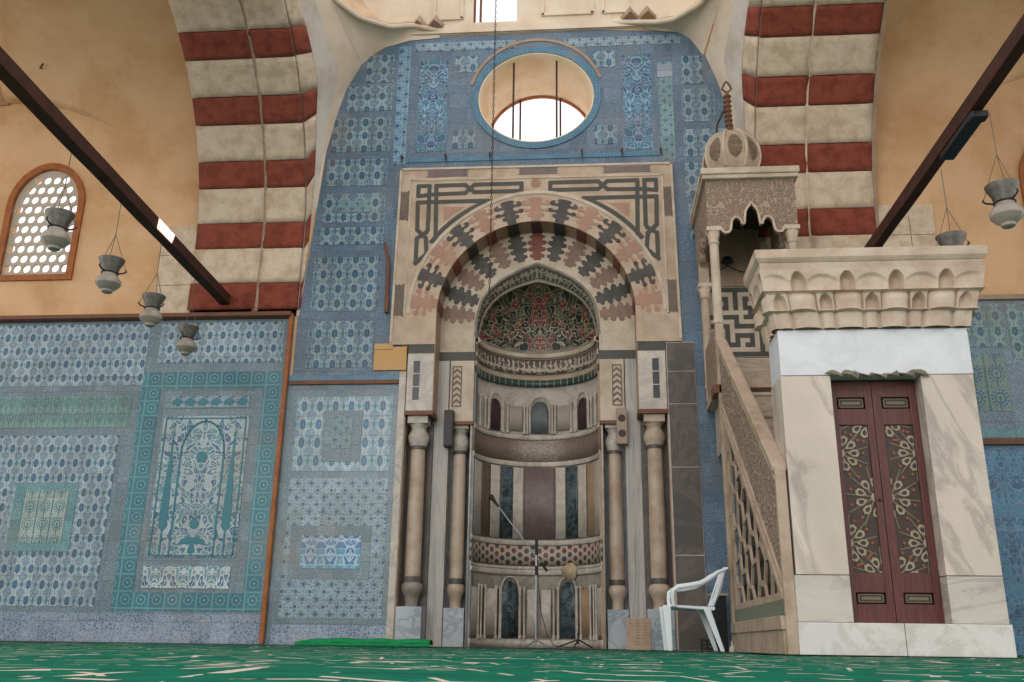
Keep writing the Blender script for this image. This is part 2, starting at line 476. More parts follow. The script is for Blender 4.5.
T_cypb = arab_mat('white_blue_scroll_tiles', '#b4bec4', '#c0c7c8', '#2c5c88', '#457c90', .35, -4.87, 12, .1, thick=.75)
T_low = arab_mat('dark_cobalt_tiles', '#28507f', '#5f87a3', '#2f6090', '#3a7896', .3, 4.7, 13, .06, thick=.75)
M_hood = arab_mat('red_green_mosaic_scrolls', '#1b2320', '#a0937c', '#70302a', '#3a4734', 1.9, 0.0, 12, .035, False, .5, False, thick=.62)
M_hood.name = 'red_green_mosaic_scrolls'
def carve_mat(name, a, b, scale=16, bd=.012, per=.5):
    g = G(name)
    u = g.ab(g.fr(g.x/per+.5)-.5)*per
    P = g.vec(u, g.y, g.z)
    n = g.noise(P, 8, 1, .4, 0, True); nx, ny, nz = g.sepx(n)
    P2 = g.vec(u+(nx-.5)*.12, g.y+(nz-.5)*.12, g.z+(ny-.5)*.12)
    e = g.vor(P2, scale, 'DISTANCE_TO_EDGE'); f = g.vor(P2, scale, 'F1')
    h = g.mx(1.0-g.ramp(e, .02, .14), 1.0-g.ramp(g.ab(f-.28), .03, .09))
    c = g.mix(h, b, a)
    return g.done(g.mul(c, .85+.3*g.noise(g.P, 12, 3)), .7, h, bd)
M_carve = carve_mat('carved_arabesque_stone', '#b29a85', '#85705d')
M_railcarve = carve_mat('carved_rail_relief', '#b39e8b', '#85705f', 13, .014, .4)
M_medal = carve_mat('carved_medallion', '#8f7b66', '#66543f', 26, .008, .3)
# band of white script on dark ground, around a half cylinder (origin on its axis)
def script_mat(name, cx, cy, ground, ink, dens=26, R=.8, z0=0, z1=1, fx=None):
    g = G(name)
    u = g.at(g.x-cx, g.y-cy)*R
    u = u if fx is None else g.x
    v = (g.z-z0)/(z1-z0)
    n = g.noise(g.vec(u, g.z), 16, 2, .5, .6)
    st = g.ab(g.fr(u*dens*.5+n*1.1)-.5)
    stroke = (st < .13)*(v > .22)*(v < .85)
    base = g.ab(v-.36-(n-.5)*.5) < .07
    loop = g.ab(g.vor(g.vec(u, g.z*1.2), 13, 'F1')-.28) < .06
    allm = g.mx(stroke, g.mx(base, loop*(v > .12)*(v < .8)))
    allm = g.mx(allm, g.mx(v < .07, v > .93))
    c = g.mix(allm, ground, ink)
    return g.done(g.mul(c, .85+.3*g.noise(g.P, 20, 3)), .6, allm, .004)
def girih_mat(name, cx, cy, bgc, c2, ln, s=.12, R=.8):
    g = G(name)
    u = g.at(g.x-cx, g.y-cy)*R; v = g.z
    d = None
    for k in range(3):
        a = k*pi/3
        q = g.ab(g.fr((u*cos(a)+v*sin(a))/s)-.5)
        q2 = g.ab(g.ab(q)-.25)
        d = q2 if d is None else g.mn(d, q2)
    cell = g.sepx(g.vor(g.vec(u, v), 1/s*1.3, 'F1', 1))[0]
    c = g.mix(cell < .5, bgc, c2)
    c = g.mix(d < .06, c, ln)
    return g.done(g.mul(c, .9+.2*g.noise(g.P, 20, 3)), .5)
def speck_mat(name, cx, cy, a, b):
    g = G(name); u = g.at(g.x-cx, g.y-cy)*.8
    n = g.vor(g.vec(u, g.z), 55, 'DISTANCE_TO_EDGE')
    k = 1.0-g.ramp(g.ab(u), .12, .5)
    c = g.mix((n < .12)*(.25+k*.75), a, b)
    return g.done(c, .55)
def carpet():
    g = G('green_prayer_carpet')
    x, y = g.x, g.y
    n = g.noise(g.vec(x, y), 2.2, 2, .5)
    pile = g.noise(g.P, 220, 2)
    c = g.mix(g.ramp(g.noise(g.P, 9, 4), .3, .7), '#045845', '#056a52')
    # rows of broken cream motifs running along the wall, and angular medallions
    v = g.fr(y/.62); row = g.fl(y/.62)
    jag = g.ab(g.fr(x*2.1+row*.37)-.5)
    d1 = g.ab(v-.3-jag*.34-(n-.5)*.1) < .022
    d2 = g.ab(v-.86) < .02
    gap = g.noise(g.vec(x*4.5, row*3.1+y*2.0), 2.4, 2) > .5
    gap2 = (g.fr(x*5.0+g.fl(y/.31)*.4) < .6)*(g.noise(g.vec(x, y), 1.3, 2) > .5)
    e = g.vor(g.vec(x*2.0, y), 2.0, 'DISTANCE_TO_EDGE', 0, .8)
    med = (e < .02)*(g.noise(g.vec(x, y), 3.5, 2) > .52)
    mk = g.mx(g.mx(d1*gap, d2*gap2), med)
    c = g.mix(mk, c, '#c4b3a6')
    edge = g.mx(g.ab(v-.3-jag*.34-(n-.5)*.1) < .055, g.ab(v-.86) < .045)
    c = g.mix(edge*(1.0-mk)*.35, c, '#17403f')
    return g.done(g.mul(c, .8+pile*.4), .95, pile, .004, 0, .1)
M_carpet = carpet()
# ================================================================== SETTING
CX = -0.68
# floor: stone floor under, carpet on top
mb = MB(); mb.box(-14, 12, -20, 1.6, -.25, -.015); mb.box(-14, 12, -.055, 1.6, -.1, -.0005)
struct('floor', mb, M_dgrey)
mb = MB()
def fh(x, y): return .003*sin(x*3.1+y*1.7)+.003*sin(x*1.3-y*2.9+1)-.0075
mb.grid(lambda u, v: (lerp(-13, 11, u), lerp(-18, -.056, v), fh(lerp(-13, 11, u), lerp(-18, -.056, v))), 160, 130)
single('carpet', mb, M_carpet, 'green prayer carpet with broken cream motifs covering the whole floor', 'carpet', (0, -8, 0))

# ---- the qibla wall with its openings
WX0, WX1, WZ = -13.0, 11.0, 9.6
OCX, OCZ, OCR, OCV = -.69, 7.18, .79, .70
def ell(cx, cz, r, rz, n=56): return [(cx+r*cos(2*pi*i/n), cz+rz*sin(2*pi*i/n)) for i in range(n)]
def arch_out(cx, hw, z0, zs, n=16, point=.12):
    # round-headed outline: bottom z0, springing zs
    pts = [(cx+hw, z0)]
    for i in range(n+1):
        a = pi*i/n
        pts.append((cx+hw*cos(a), zs+hw*sin(a)*(1+point*sin(a))))
    pts.append((cx-hw, z0)); return pts
WIN = [(-7.48, .49), (6.02, .49)]
hole_m = [(CX+1.62, .001), (CX+1.62, 3.6)]+[(CX+1.5*cos(a), 4.03+1.5*sin(a)) for a in [pi*i/24 for i in range(25)]]+[(CX-1.62, 3.6), (CX-1.62, .001)]
holes = [ell(OCX, OCZ, OCR, OCV), arch_out(-1.28, .32, 8.42, 9.2)] + [arch_out(cx, hw, 4.68, 5.75) for cx, hw in WIN]
outer = [(WX0, -.05), (CX-1.62, -.05)] + list(reversed(hole_m)) + [(CX+1.62, -.05), (WX1, -.05), (WX1, WZ), (WX0, WZ)]
mb = MB(); mb.shape(outer, holes, .02, .2)
wall_front = struct('wall_front', mb, M_plaster, smooth=0)

def panel(name, poly, mat, y0, holes=(), th=.01, label=None):
    mb = MB()
    if holes: mb.shape(poly, holes, y0, y0+th)
    else: mb.prism(poly, y0, y0+th)
    return obj(name, mb, mat, wall_front, smooth=0, label=label)
Y0, Y1, Y2, Y3 = .008, .003, -.003, -.009
# lower left wall
panel('tile_ground', rect(-9.6, -3.8, 0, 4.04), T_ground, Y0, th=.02)
panel('tile_base_course', rect(-9.6, -3.84, 0, .33), T_base, Y1)
panel('lattice_tile_field', rect(-9.6, -5.72, 3.13, 3.97), T_lat, Y1)
panel('lattice_tile_field', rect(-5.56, -3.92, 3.42, 3.97), T_lat, Y1)
panel('fan_tile_band', rect(-9.6, -5.83, 2.58, 3.0), T_fan, Y1)
panel('lattice_tile_field', rect(-9.6, -5.93, .4, 2.48), T_lat, Y1)
panel('teal_tile_frame', rect(-7.17, -6.36, 1.04, 1.88), T_gteal, Y2)
panel('fan_tile_panel', rect(-7.04, -6.47, 1.14, 1.79), T_fan2, Y3)
panel('rosette_tile_frame', rect(-5.72, -3.9, .36, 3.3), T_ros, Y1, [rect(-5.47, -4.12, .57, 3.08)])
panel('diamond_tile_header', rect(-5.3, -4.28, 2.83, 2.98), T_star, Y2)
mb = MB()
for i in range(6):
    cx = -5.22+.17*i; mb.prism([(cx-.075, 2.905), (cx, 2.845), (cx+.075, 2.905), (cx, 2.965)], Y3, Y2)
obj('diamond_inlay', mb, M_tealin, wall_front, smooth=0)
panel('garden_tile_panel', rect(-5.37, -4.26, .98, 2.72), T_cyp, Y2)
panel('scroll_tile_panel', rect(-5.38, -4.3, .62, .88), T_cypb, Y2)
for cx in (-5.21, -4.42):
    mb = MB(); pts = [(cx, 1.28), (cx+.045, 1.33), (cx+.055, 1.5), (cx+.04, 1.8), (cx+.012, 2.3), (cx, 2.58), (cx-.012, 2.3), (cx-.04, 1.8), (cx-.055, 1.5), (cx-.045, 1.33)]
    mb.prism(pts, Y3-.003, Y2); mb.box(cx-.01, cx+.01, Y3-.003, Y2, 1.0, 1.28)
    obj('cypress_motif', mb, M_tealin, wall_front, smooth=0)
mb = MB()   # arch outline and side columns of the garden panel
ap = [(-5.09, 1.0), (-5.09, 2.25)]+[(-4.815+.275*cos(a), 2.25+.4*sin(a)) for a in [pi-pi*i/16 for i in range(17)]]+[(-4.54, 1.0)]
mb.strip(ap, .022, Y3-.002, Y2); mb.strip([(-5.33, 1.0), (-5.33, 2.69), (-4.3, 2.69), (-4.3, 1.0), (-5.33, 1.0)], .016, Y3-.002, Y2)
obj('arch_outline', mb, M_tealin, wall_front, smooth=0)
mb = MB()   # vase of the garden panel
mb.prism([(-4.98, 1.14), (-4.65, 1.14), (-4.68, 1.2), (-4.76, 1.22), (-4.87, 1.22), (-4.95, 1.2)], Y3-.002, Y2)
mb.prism([(-4.86, 1.03), (-4.77, 1.03), (-4.79, 1.14), (-4.84, 1.14)], Y3-.002, Y2)
mb.prism(circ(-4.815, 2.2, .07, 14), Y3-.002, Y2); mb.prism(circ(-4.815, 1.38, .06, 14), Y3-.002, Y2)
obj('vase_motif', mb, M_tealin, wall_front, smooth=0)
# middle panel between pipe and mihrab
panel('tile_ground', rect(-3.8, -2.36, 0, 3.12), T_ground, Y0, th=.02)
panel('tile_base_course', rect(-3.74, -2.38, 0, .22), T_base, Y1)
panel('lattice_tile_field', rect(-3.67, -2.45, 2.02, 2.96), lattice_mat('lattice_tiles_middle', '#5a849c', WL, '#2c5a85', '#3b7f86', .2, .23, .07, .04), Y1)
panel('teal_tile_frame', rect(-3.3, -2.82, 2.14, 2.78), T_ground, Y2)
panel('star_tile_panel', rect(-3.18, -2.94, 2.3, 2.7), T_star2, Y3)
panel('star_tile_field', rect(-3.67, -2.45, .3, 1.93), T_star, Y1)
panel('blue_tile_frame', rect(-3.6, -2.62, .74, 1.36), T_ground, Y2)
panel('arabesque_tile_panel', rect(-3.46, -2.74, .86, 1.25), T_arb, Y3)
panel('tile_strip', rect(-3.86, -2.33, 3.16, 3.235), T_rosb, -.012, th=.03)
# upper wall tiles, under the great arch
OUT = [(-3.76, 3.24), (-3.76, 4.1), (-3.62, 5.7), (-3.57, 6.46), (-3.47, 6.95), (-3.36, 7.4), (-3.16, 7.82), (-2.84, 8.09), (-2.5, 8.2), (-2.06, 8.22),
       (.2, 8.23), (1.24, 8.16), (1.44, 8.03), (1.63, 7.74), (1.76, 7.36), (1.85, 7.0), (1.97, 6.5), (2.1, 5.7), (2.2, 4.9), (2.3, 4.1), (2.3, 0.0), (CX+1.9, 0.0)]
gout = OUT[:-2]+[(2.3, 0), (CX+1.62, 0.0)]+list(reversed(hole_m))[-1:0:-1][:0]
ground_poly = [(-3.76, 3.24)]+OUT[1:20]+[(2.3, 0), (CX+1.7, 0), (CX+1.7, 4.2)]+[(CX+1.7*cos(a), 4.2+1.7*sin(a)) for a in [pi*i/20 for i in range(1, 20)]]+[(CX-1.7, 4.2), (CX-1.7, 3.24)]
panel('tile_ground', ground_poly, T_gblue, Y0, [ell(OCX, OCZ, OCR, OCV)], th=.02)
for (x0, x1, z0, z1) in [(-3.6, -2.74, 3.34, 3.96), (-3.6, -2.72, 4.1, 4.85), (-3.58, -2.7, 5.03, 5.28), (-3.56, -2.7, 5.36, 5.78), (-3.54, -2.7, 5.9, 6.3), (-3.5, -2.69, 6.42, 6.95), (-3.33, -2.69, 7.05, 7.45), (-3.08, -2.69, 7.5, 7.95),
                         (1.3, 1.58, 7.3, 7.74), (1.28, 1.72, 6.72, 7.22), (1.28, 1.83, 6.2, 6.6), (1.28, 1.93, 5.6, 6.1), (1.3, 2.0, 5.0, 5.5),
                         (-1.82, -1.5, 7.62, 7.88), (.1, .4, 7.62, 7.88), (-1.82, -1.5, 6.42, 6.7), (.1, .4, 6.42, 6.7)]:
    panel('lattice_tile_field', rect(x0, x1, z0, z1), T_lat2, Y1)
panel('star_tile_panel', rect(-3.32, -2.9, 5.5, 5.68), T_star2, Y2)
panel('arabesque_tile_panel', rect(-2.32, -1.92, 6.38, 7.82), T_ara, Y1)
panel('arabesque_tile_panel', rect(.5, .88, 6.32, 7.8), arab_mat('deep_blue_arabesque_tiles_mirrored', '#1d3768', '#7f9ab4', '#23527a', '#2a6275', .38, .69, 12, .05, thick=.75), Y1)
panel('star_tile_strip', rect(-2.63, -2.46, 6.2, 8.08), T_starb, Y1)
panel('star_tile_strip', rect(.98, 1.17, 6.15, 7.66), T_star2, Y1)
panel('repaired_tile', rect(.97, 1.18, 7.42, 7.62), ground_mat('pale_repair_tile', '#7f899c', '#8b8d9a', '#9a9eac', 60), Y2)
panel('star_tile_band', rect(-2.4, -.98, 7.98, 8.12), T_star, Y1)
panel('star_tile_band', rect(-.3, 1.3, 7.96, 8.1), T_star, Y1)
mb = MB(); mb.shape(ell(OCX, OCZ, OCR+.1, OCV+.1), [ell(OCX, OCZ, OCR+.01, OCV+.01)], -.012, .01)
obj('oculus_tile_ring', mb, T_rosb, wall_front, smooth=0)
mb = MB(); mb.shape(circ(OCX, OCZ, OCR+.15, 40, .3, 2.9, True)+list(reversed(circ(OCX, OCZ, OCR+.11, 40, .3, 2.9, True))), [], -.004, .01)
obj('oculus_plaster_ring', mb, M_groove, wall_front, smooth=0)
panel('tile_strip', rect(-2.44, .96, 6.22, 6.28), T_rosb, Y2)
# lower right wall beyond the minbar
panel('tile_ground', rect(2.3, 9.6, 0, 4.12), ground_mat('dusky_green_border_tiles', '#4a6c7c', '#5b6a7e', '#8795a0'), Y0, th=.02)
panel('lattice_tile_field', rect(4.4, 4.98, 3.5, 4.05), T_lat3, Y1)
panel('fan_tile_panel', rect(4.4, 4.93, 2.72, 3.42), T_fan3, Y1)
panel('lattice_tile_field', rect(5.03, 6.4, 3.35, 4.05), T_lat3, Y1)
panel('lattice_tile_field', rect(5.15, 6.4, 2.6, 3.25), T_lat3, Y1)
panel('teal_tile_strip', rect(4.3, 6.6, 2.4, 2.5), T_gteal, Y1)
panel('cobalt_tile_field', rect(2.35, 9.0, 0, 2.3), T_low, Y1)
# cream wall above the tiles, with raised mouldings
panel('plaster_cornice', [(-2.6, 8.25), (1.2, 8.24), (1.2, 8.36), (-2.6, 8.38)], M_cream, -.035, th=.06)
mbp = MB(); mbp.shape([(-4.2, 8.24), (3, 8.24), (3, 9.6), (-4.2, 9.6)], [arch_out(-1.28, .31, 8.43, 9.2)]+[list(reversed([(a-.0, b) for a, b in OUT[6:15]]+[(1.2, 8.11), (-2.8, 8.11)]))][:0], .0, .02)
obj('upper_plaster', mbp, M_cream, wall_front, smooth=0)
mb = MB()
for x0, x1 in ((-2.15, -1.75), (-.6, .1), (.25, .6)):
    mb.strip([(x0, 8.5), (x1, 8.5), (x1, 9.3), (x0, 9.3), (x0, 8.5)], .04, -.03, .0)
obj('plaster_moulding', mb, M_cream, wall_front, smooth=0)
mb = MB()
for x in (-2.36, -2.12, .62, .86):
    mb.add([(x-.13, -.02, 8.40), (x+.13, -.02, 8.40), (x, -.02, 8.58), (x, -.2, 8.36), (x-.13, -.02, 8.34), (x+.13, -.02, 8.34)], [(0, 3, 2), (3, 1, 2), (0, 4, 3), (3, 5, 1), (4, 5, 3)])
obj('zigzag_shadow_fold', mb, M_groove, wall_front, smooth=0)  # small pyramids; their darker colour stands in for shadow under the squinch

# ---- windows
M_sash = M_iron
# round window (window_3): plastered tunnel, rear iron ring and bars
mb = MB(); mb.grid(lambda u, v: (OCX+(OCR-.002)*cos(2*pi*u), lerp(.0, 1.15, v), OCZ+(OCV-.002+.03*v)*sin(2*pi*u)), 56, 6, True)
win_r = struct('window_3', mb, M_revealp, solid=.02)
mb = MB(); mb.tube([(OCX+(OCR-.02)*cos(2*pi*i/48), 1.1, OCZ+(OCV+.01)*sin(2*pi*i/48)) for i in range(48)], .028, 8, True)
obj('window_frame', mb, M_orange, win_r)
for x in (-1.01, -.41):
    mb = MB(); mb.tube([(x, .12, OCZ-.65), (x, .12, OCZ+.65)], .014); obj('iron_bar', mb, M_iron, win_r)
    mb = MB(); mb.tube([(x+.02, 1.08, OCZ-.66), (x+.02, 1.08, OCZ+.66)], .014); obj('iron_bar', mb, M_iron, win_r)
# top window (window_2)
mb = MB(); mb.shape(arch_out(-1.28, .34, 8.4, 9.2), [arch_out(-1.28, .30, 8.45, 9.2)], .12, .2)
w2 = struct('window_2', mb, M_wood2)
mb = MB(); mb.box(-1.52, -1.49, .13, .18, 8.44, 9.3); obj('window_bar', mb, M_wood2, w2)
mb = MB(); mb.prism(arch_out(-1.28, .31, 8.44, 9.2), .16, .165); obj('window_pane', mb, M_pane, w2, smooth=0)
# arched windows with pierced plaster grille (window_1 left, window_4 right)
for nm, (cx, hw) in zip(('window_1', 'window_4'), WIN):
    o_ = arch_out(cx, hw+.07, 4.61, 5.75); i_ = arch_out(cx, hw-.015, 4.69, 5.75)
    mb = MB(); mb.shape(o_, [i_], -.02, .1)
    wn = struct(nm, mb, M_orange)
    hs = []
    for r in range(10):
        zz = 4.8+r*.148
        for c_ in range(-4, 4):
            xx = cx+c_*.136+(.0 if r % 2 == 0 else .068)
            lim = hw-.075 if zz < 5.75 else sqrt(max(0, (hw)**2-((zz-5.75)/1.12)**2))-.075
            if abs(xx-cx) <= lim and zz < 6.2: hs.append(circ(xx, zz, .06, 14))
    mb = MB(); mb.shape(arch_out(cx, hw, 4.68, 5.75), hs, .04, .075)
    obj('pierced_grille', mb, M_grille, wn, smooth=0)
    mb = MB(); mb.prism(arch_out(cx, hw, 4.68, 5.75), .09, .095); obj('window_pane', mb, M_pane, wn, smooth=0)

A_L = [(-3.76, 4.04), (-3.69, 4.8), (-3.62, 5.6), (-3.57, 6.4), (-3.47, 6.95), (-3.36, 7.4), (-3.16, 7.82)]
A_R = [(2.28, 4.04), (2.2, 4.9), (2.1, 5.7), (1.97, 6.5), (1.85, 7.0), (1.76, 7.36), (1.63, 7.74)]
RIM_L = [(-2.06, 0.0, 8.31), (-2.43, -.12, 8.34), (-2.71, -.3, 8.19), (-3.08, -.55, 8.17), (-3.35, -.85, 8.24), (-3.5, -1.3, 8.4)]
RIM_R = [(.36, 0.0, 8.34), (.96, -.12, 8.22), (1.17, -.3, 8.11), (1.51, -.6, 8.11), (1.66, -.85, 8.18), (1.9, -1.3, 8.4)]
CS = 4.7
def cfun(side, u, v, off=0.0):
    # corner surface between the wall outline (v=0) and the arch edge (v=1), u along the arch
    A = A_L if side < 0 else A_R; RIM = RIM_L if side < 0 else RIM_R; xb = -3.77 if side < 0 else 2.16
    k = .68
    if u < k:
        a = interp(A, u/k); p = Vector((a[0], 0.0, a[1]))
    else:
        t = (u-k)/(1-k); p = Vector((A[-1][0], 0, A[-1][1])).lerp(Vector(RIM[-1]), t)
    y, z = acurve(CS*u); q = Vector((xb, y, z)); r = p.lerp(q, v)
    w_ = sin(pi*v)*.05
    return tuple(r+Vector((-w_*side*.6-off*side, w_*.5-off*.5, w_*.4)))
# ---- striped arches springing from the wall (wall_left, wall_right)
R_A, Z_A = 3.1, 5.0
def acurve(s):   # arc length from z=4.04 upward -> (y, z)
    if s < Z_A-4.04: return (0.0, 4.04+s)
    a = (s-(Z_A-4.04))/R_A; a = min(a, pi)
    return (-R_A*(1-cos(a)), Z_A+R_A*sin(a))
def normal_out(s):
    if s < Z_A-4.04: return (1.0, 0.0)
    a = (s-(Z_A-4.04))/R_A; return (cos(a), sin(a))
STOT = (Z_A-4.04)+R_A*pi
def arch(name, xin, xout, groove_x, side):
    # solid core
    mb = MB(); n = 60; xs = (min(xin, xout), max(xin, xout))
    for i in range(n):
        s0, s1 = STOT*i/n, STOT*(i+1)/n
        q = []
        for s in (s0, s1):
            (y, z), (a, b) = acurve(s), normal_out(s)
            q.append(((y+a*.02, z+b*.02), (y+a*.6, z+b*.6)))
        mb.prism([q[0][0], q[1][0], q[1][1], q[0][1]], xs[0]+.02, xs[1]-.02, 'yz')
    st = struct(name, mb, M_groove)
    s = -.0+.08; red = True; k = 0
    rnd = random.Random(5+side)
    while s < STOT:
        L = .37 if red else .49
        e = min(s+L, STOT)
        segs = [(xs[0], groove_x, -.015), (groove_x, xs[1], 0.0)] if side < 0 else [(xs[0], groove_x, 0.0), (groove_x, xs[1], -.015)]
        for (xa, xb, off) in segs:
            mb = MB()
            def fn(u, v, xa=xa, xb=xb, off=off, s=s, e=e):
                ss = lerp(s+.006, e-.006, v); (y, z), (a, b) = acurve(ss), normal_out(ss)
                d = off-.03+.006*sin(u*17+k)*sin(v*9+k*2)
                return (lerp(xa, xb, u)+(.012*sin(v*11+k) if 0 < u < 1 else 0), y+a*d, z+b*d)
            mb.grid(fn, 6, 6)
            obj('voussoir', mb, M_red if red else M_buff, st, solid=.06)
        # the same voussoir where it turns onto the face towards the dome
        if e/STOT < .5:
            mb = MB()
            mb.grid(lambda u, v, s=s, e=e: cfun(side, (lerp(s+.006, e-.006, v))/CS, lerp(.76, 1.0, u), .012), 5, 4)
            obj('voussoir_face', mb, M_red if red else M_buff, st, smooth=60, solid=.01)
        s = e; red = not red; k += 1
    return st
wl = arch('wall_left', -3.77, -5.22, -4.32, -1)
wr = arch('wall_right', 2.16, 3.6, 2.8, 1)
for gx, hw_, mt_, par in ((-4.32, .04, M_groove, wl), (2.8, .025, M_buff, wr)):
    mb = MB()
    def fr_(u, v):
        s_ = .05+STOT*.5*v; (y, z), (a, b) = acurve(s_), normal_out(s_); q = .05+.012*sin(pi*u)
        return (gx-hw_+2*hw_*u+.008*sin(v*60), y-a*q, z-b*q)
    mb.grid(fr_, 4, 60); obj('plaster_rib', mb, mt_, par, smooth=60, solid=.01)
mb = MB(); mb.tube([(3.62, acurve(.3+STOT*.5*i/40)[0]-.05, acurve(.3+STOT*.5*i/40)[1]-.05) for i in range(41)], .025, 6)
obj('cable', mb, M_groove, wr)
# stone blocks where the arches meet the wall
for x0, x1, z0, z1, pr in ((-5.72, -5.2, 4.06, 5.38, wl), (3.6, 4.33, 4.12, 5.4, wr)):
    mb = MB(); zz = z0
    while zz < z1-.05:
        h_ = min(.43, z1-zz); mb.box(x0, x1, -.03, .03, zz+.004, zz+h_-.004); zz += h_
    obj('stone_block', mb, M_buff, pr, smooth=0)

# ---- corner surfaces between wall, arches and dome (ceiling)
AU_L = [(-2.06, 8.2), (-2.5, 8.17), (-2.84, 8.07), (-3.0, 7.97), (-3.16, 7.8)]
AU_R = [(1.1, 8.15), (1.24, 8.14), (1.36, 8.08), (1.44, 8.01), (1.6, 7.74)]
first = True
for side, A, AU, RIM, xb in ((-1, A_L, AU_L, RIM_L, -3.77), (1, A_R, AU_R, RIM_R, 2.16)):
    mb = MB(); mb.grid(lambda u, v: cfun(side, v, .42*u), 8, 60); st = struct('ceiling', mb, M_cream, smooth=80)
    mb = MB(); mb.grid(lambda u, v: cfun(side, v, lerp(.42, 1, u)), 8, 60); obj('whitewashed_edge', mb, M_face, st, smooth=80)
    mb = MB()
    def fn(u, v, AU=AU, RIM=RIM, side=side):
        a = interp(AU, u); r = interp(RIM, u)
        p = Vector((a[0], -.003, a[1])).lerp(Vector(r), v)
        return tuple(p+Vector((0, 1, .3))*(.06*sin(pi*v)*sin(pi*min(u*1.2, 1))))
    mb.grid(fn, 24, 8); obj('pendentive', mb, M_cream, st, smooth=80)
    mb = MB(); mb.tube([interp(RIM, i/24) for i in range(25)], .035, 8); obj('shell_rim', mb, M_cream, st)
    mb = MB()
    def fn3(u, v, RIM=RIM, side=side):
        r = Vector(interp(RIM, u)); a = v*pi/2
        return tuple(r+Vector((side*.35*sin(a)*sin(pi*u), .55*sin(a)*sin(pi*min(1,u*1.1)) , .05+1.3*(1-cos(a))+.1*a)))
    mb.grid(fn3, 24, 10); obj('squinch_shell', mb, M_shell, st)

# ---- side bays: groin vaults behind the arches
def groin(xs, side):
    a1, z1 = 3.1, 4.3; ZV, HV = 6.85, 1.6
    mb = MB(); W = 6.2
    def xg(z):      # distance from arch where the wall-side barrel reaches height z
        h = z-z1
        if h <= 0: return 0.0
        return a1-sqrt(max(0, a1*a1-h*h)) if h < a1 else W/2
    def fa(u, v):   # cell against the arch
        th = v*pi/2; y = .045-R_A*(1-cos(th)); z = ZV+HV*sin(th)
        d = xg(z)
        if z > z1+a1-.001: d = W/2
        return (xs+side*u*d, y, z)
    mb.grid(fa, 10, 40)
    mb.grid(lambda u, v: (fa(u, v)[0], -6.2-fa(u, v)[1], fa(u, v)[2]), 10, 40)
    def fb(u, v):   # cell against the wall
        ph = v*pi/2; d = a1*(1-cos(ph)); z = z1+a1*sin(ph); h = (z-ZV)/HV
        yg = 0 if h <= 0 else R_A*(1-sqrt(max(0, 1-h*h)))
        return (xs+side*d, .045-yg*u-(.0 if yg else 0), z)
    mb.grid(fb, 12, 40)
    mb.grid(lambda u, v: (fb(u, v)[0], -6.2-fb(u, v)[1], fb(u, v)[2]), 12, 40)
    # outer half: plain barrel beyond the crown
    mb.grid(lambda u, v: (xs+side*(W/2+u*4.2), -3.1+3.1*cos(pi*v), 7.35+.9*sin(pi*v)), 6, 20)
    return mb
for xs, side in ((-5.22, -1), (3.6, 1)):
    struct('ceiling', groin(xs, side), M_plaster, solid=.04)

# ---- trims
mb = MB(); mb.prism([(.06, 4.0), (-.11, 4.02), (-.11, 4.07), (.06, 4.09)], -9.6, -3.82, 'yz'); struct('trim_1', mb, M_wood2)
mb = MB(); mb.tube([(-3.83, -.035, .01), (-3.83, -.035, 4.05)], .03, 10); struct('trim_2', mb, M_orange)
mb = MB(); mb.box(-3.78, -2.38, -.03, .01, 3.115, 3.165); struct('trim_3', mb, M_wood2)
mb = MB(); mb.box(2.32, 9.6, -.05, .01, 2.31, 2.38); struct('trim_4', mb, M_wood2)
mb = MB(); mb.box(2.32, 9.6, -.04, .01, 4.1, 4.16); struct('trim_5', mb, M_groove)
mb = MB(); mb.box(-2.375, -2.292, -.03, .03, 0, 3.26); struct('trim_6', mb, M_nwhite)
# ================================================================== MIHRAB
mih = thing('mihrab', 'tall marble prayer niche with joggled arch, four columns and mosaic hood in the tiled wall', 'prayer niche', (CX, 0, 0))
def X(v): return CX+v
ZC = 4.03
def arcp(r, a0, a1, n, zc=ZC, pt=0.0): return [(X(r*cos(a)), zc+r*sin(a)*(1+pt*sin(a)**8)) for a in [lerp(a0, a1, i/n) for i in range(n+1)]]
# frame slab with round opening
op = [(X(-1.26), 3.62)] + list(reversed(arcp(1.26, 0, pi, 40))) + [(X(1.26), 3.62)]
FR = [(X(-1.84), 3.62)]+op+[(X(1.82), 3.62), (X(1.79), 6.09), (X(-1.83), 6.11)]
mb = MB(); mb.shape(FR, [], -.04, .3)
frame = obj('arch_frame', mb, M_frame, mih, smooth=30)
def fpart(name, mb, mat, **k): return obj(name, mb, mat, frame, smooth=0, **k)
mb = MB()      # raised outer border
mb.strip([(X(-1.83), 3.66), (X(-1.815), 6.095), (X(1.775), 6.075), (X(1.80), 3.66)], .03, -.055, -.04)
fpart('border_moulding', mb, M_framel)
mb = MB(); mb.strip([(X(-1.675), 4.0), (X(-1.67), 5.93), (X(1.65), 5.91), (X(1.655), 4.0)], .022, -.05, -.04); fpart('border_moulding', mb, M_framel)
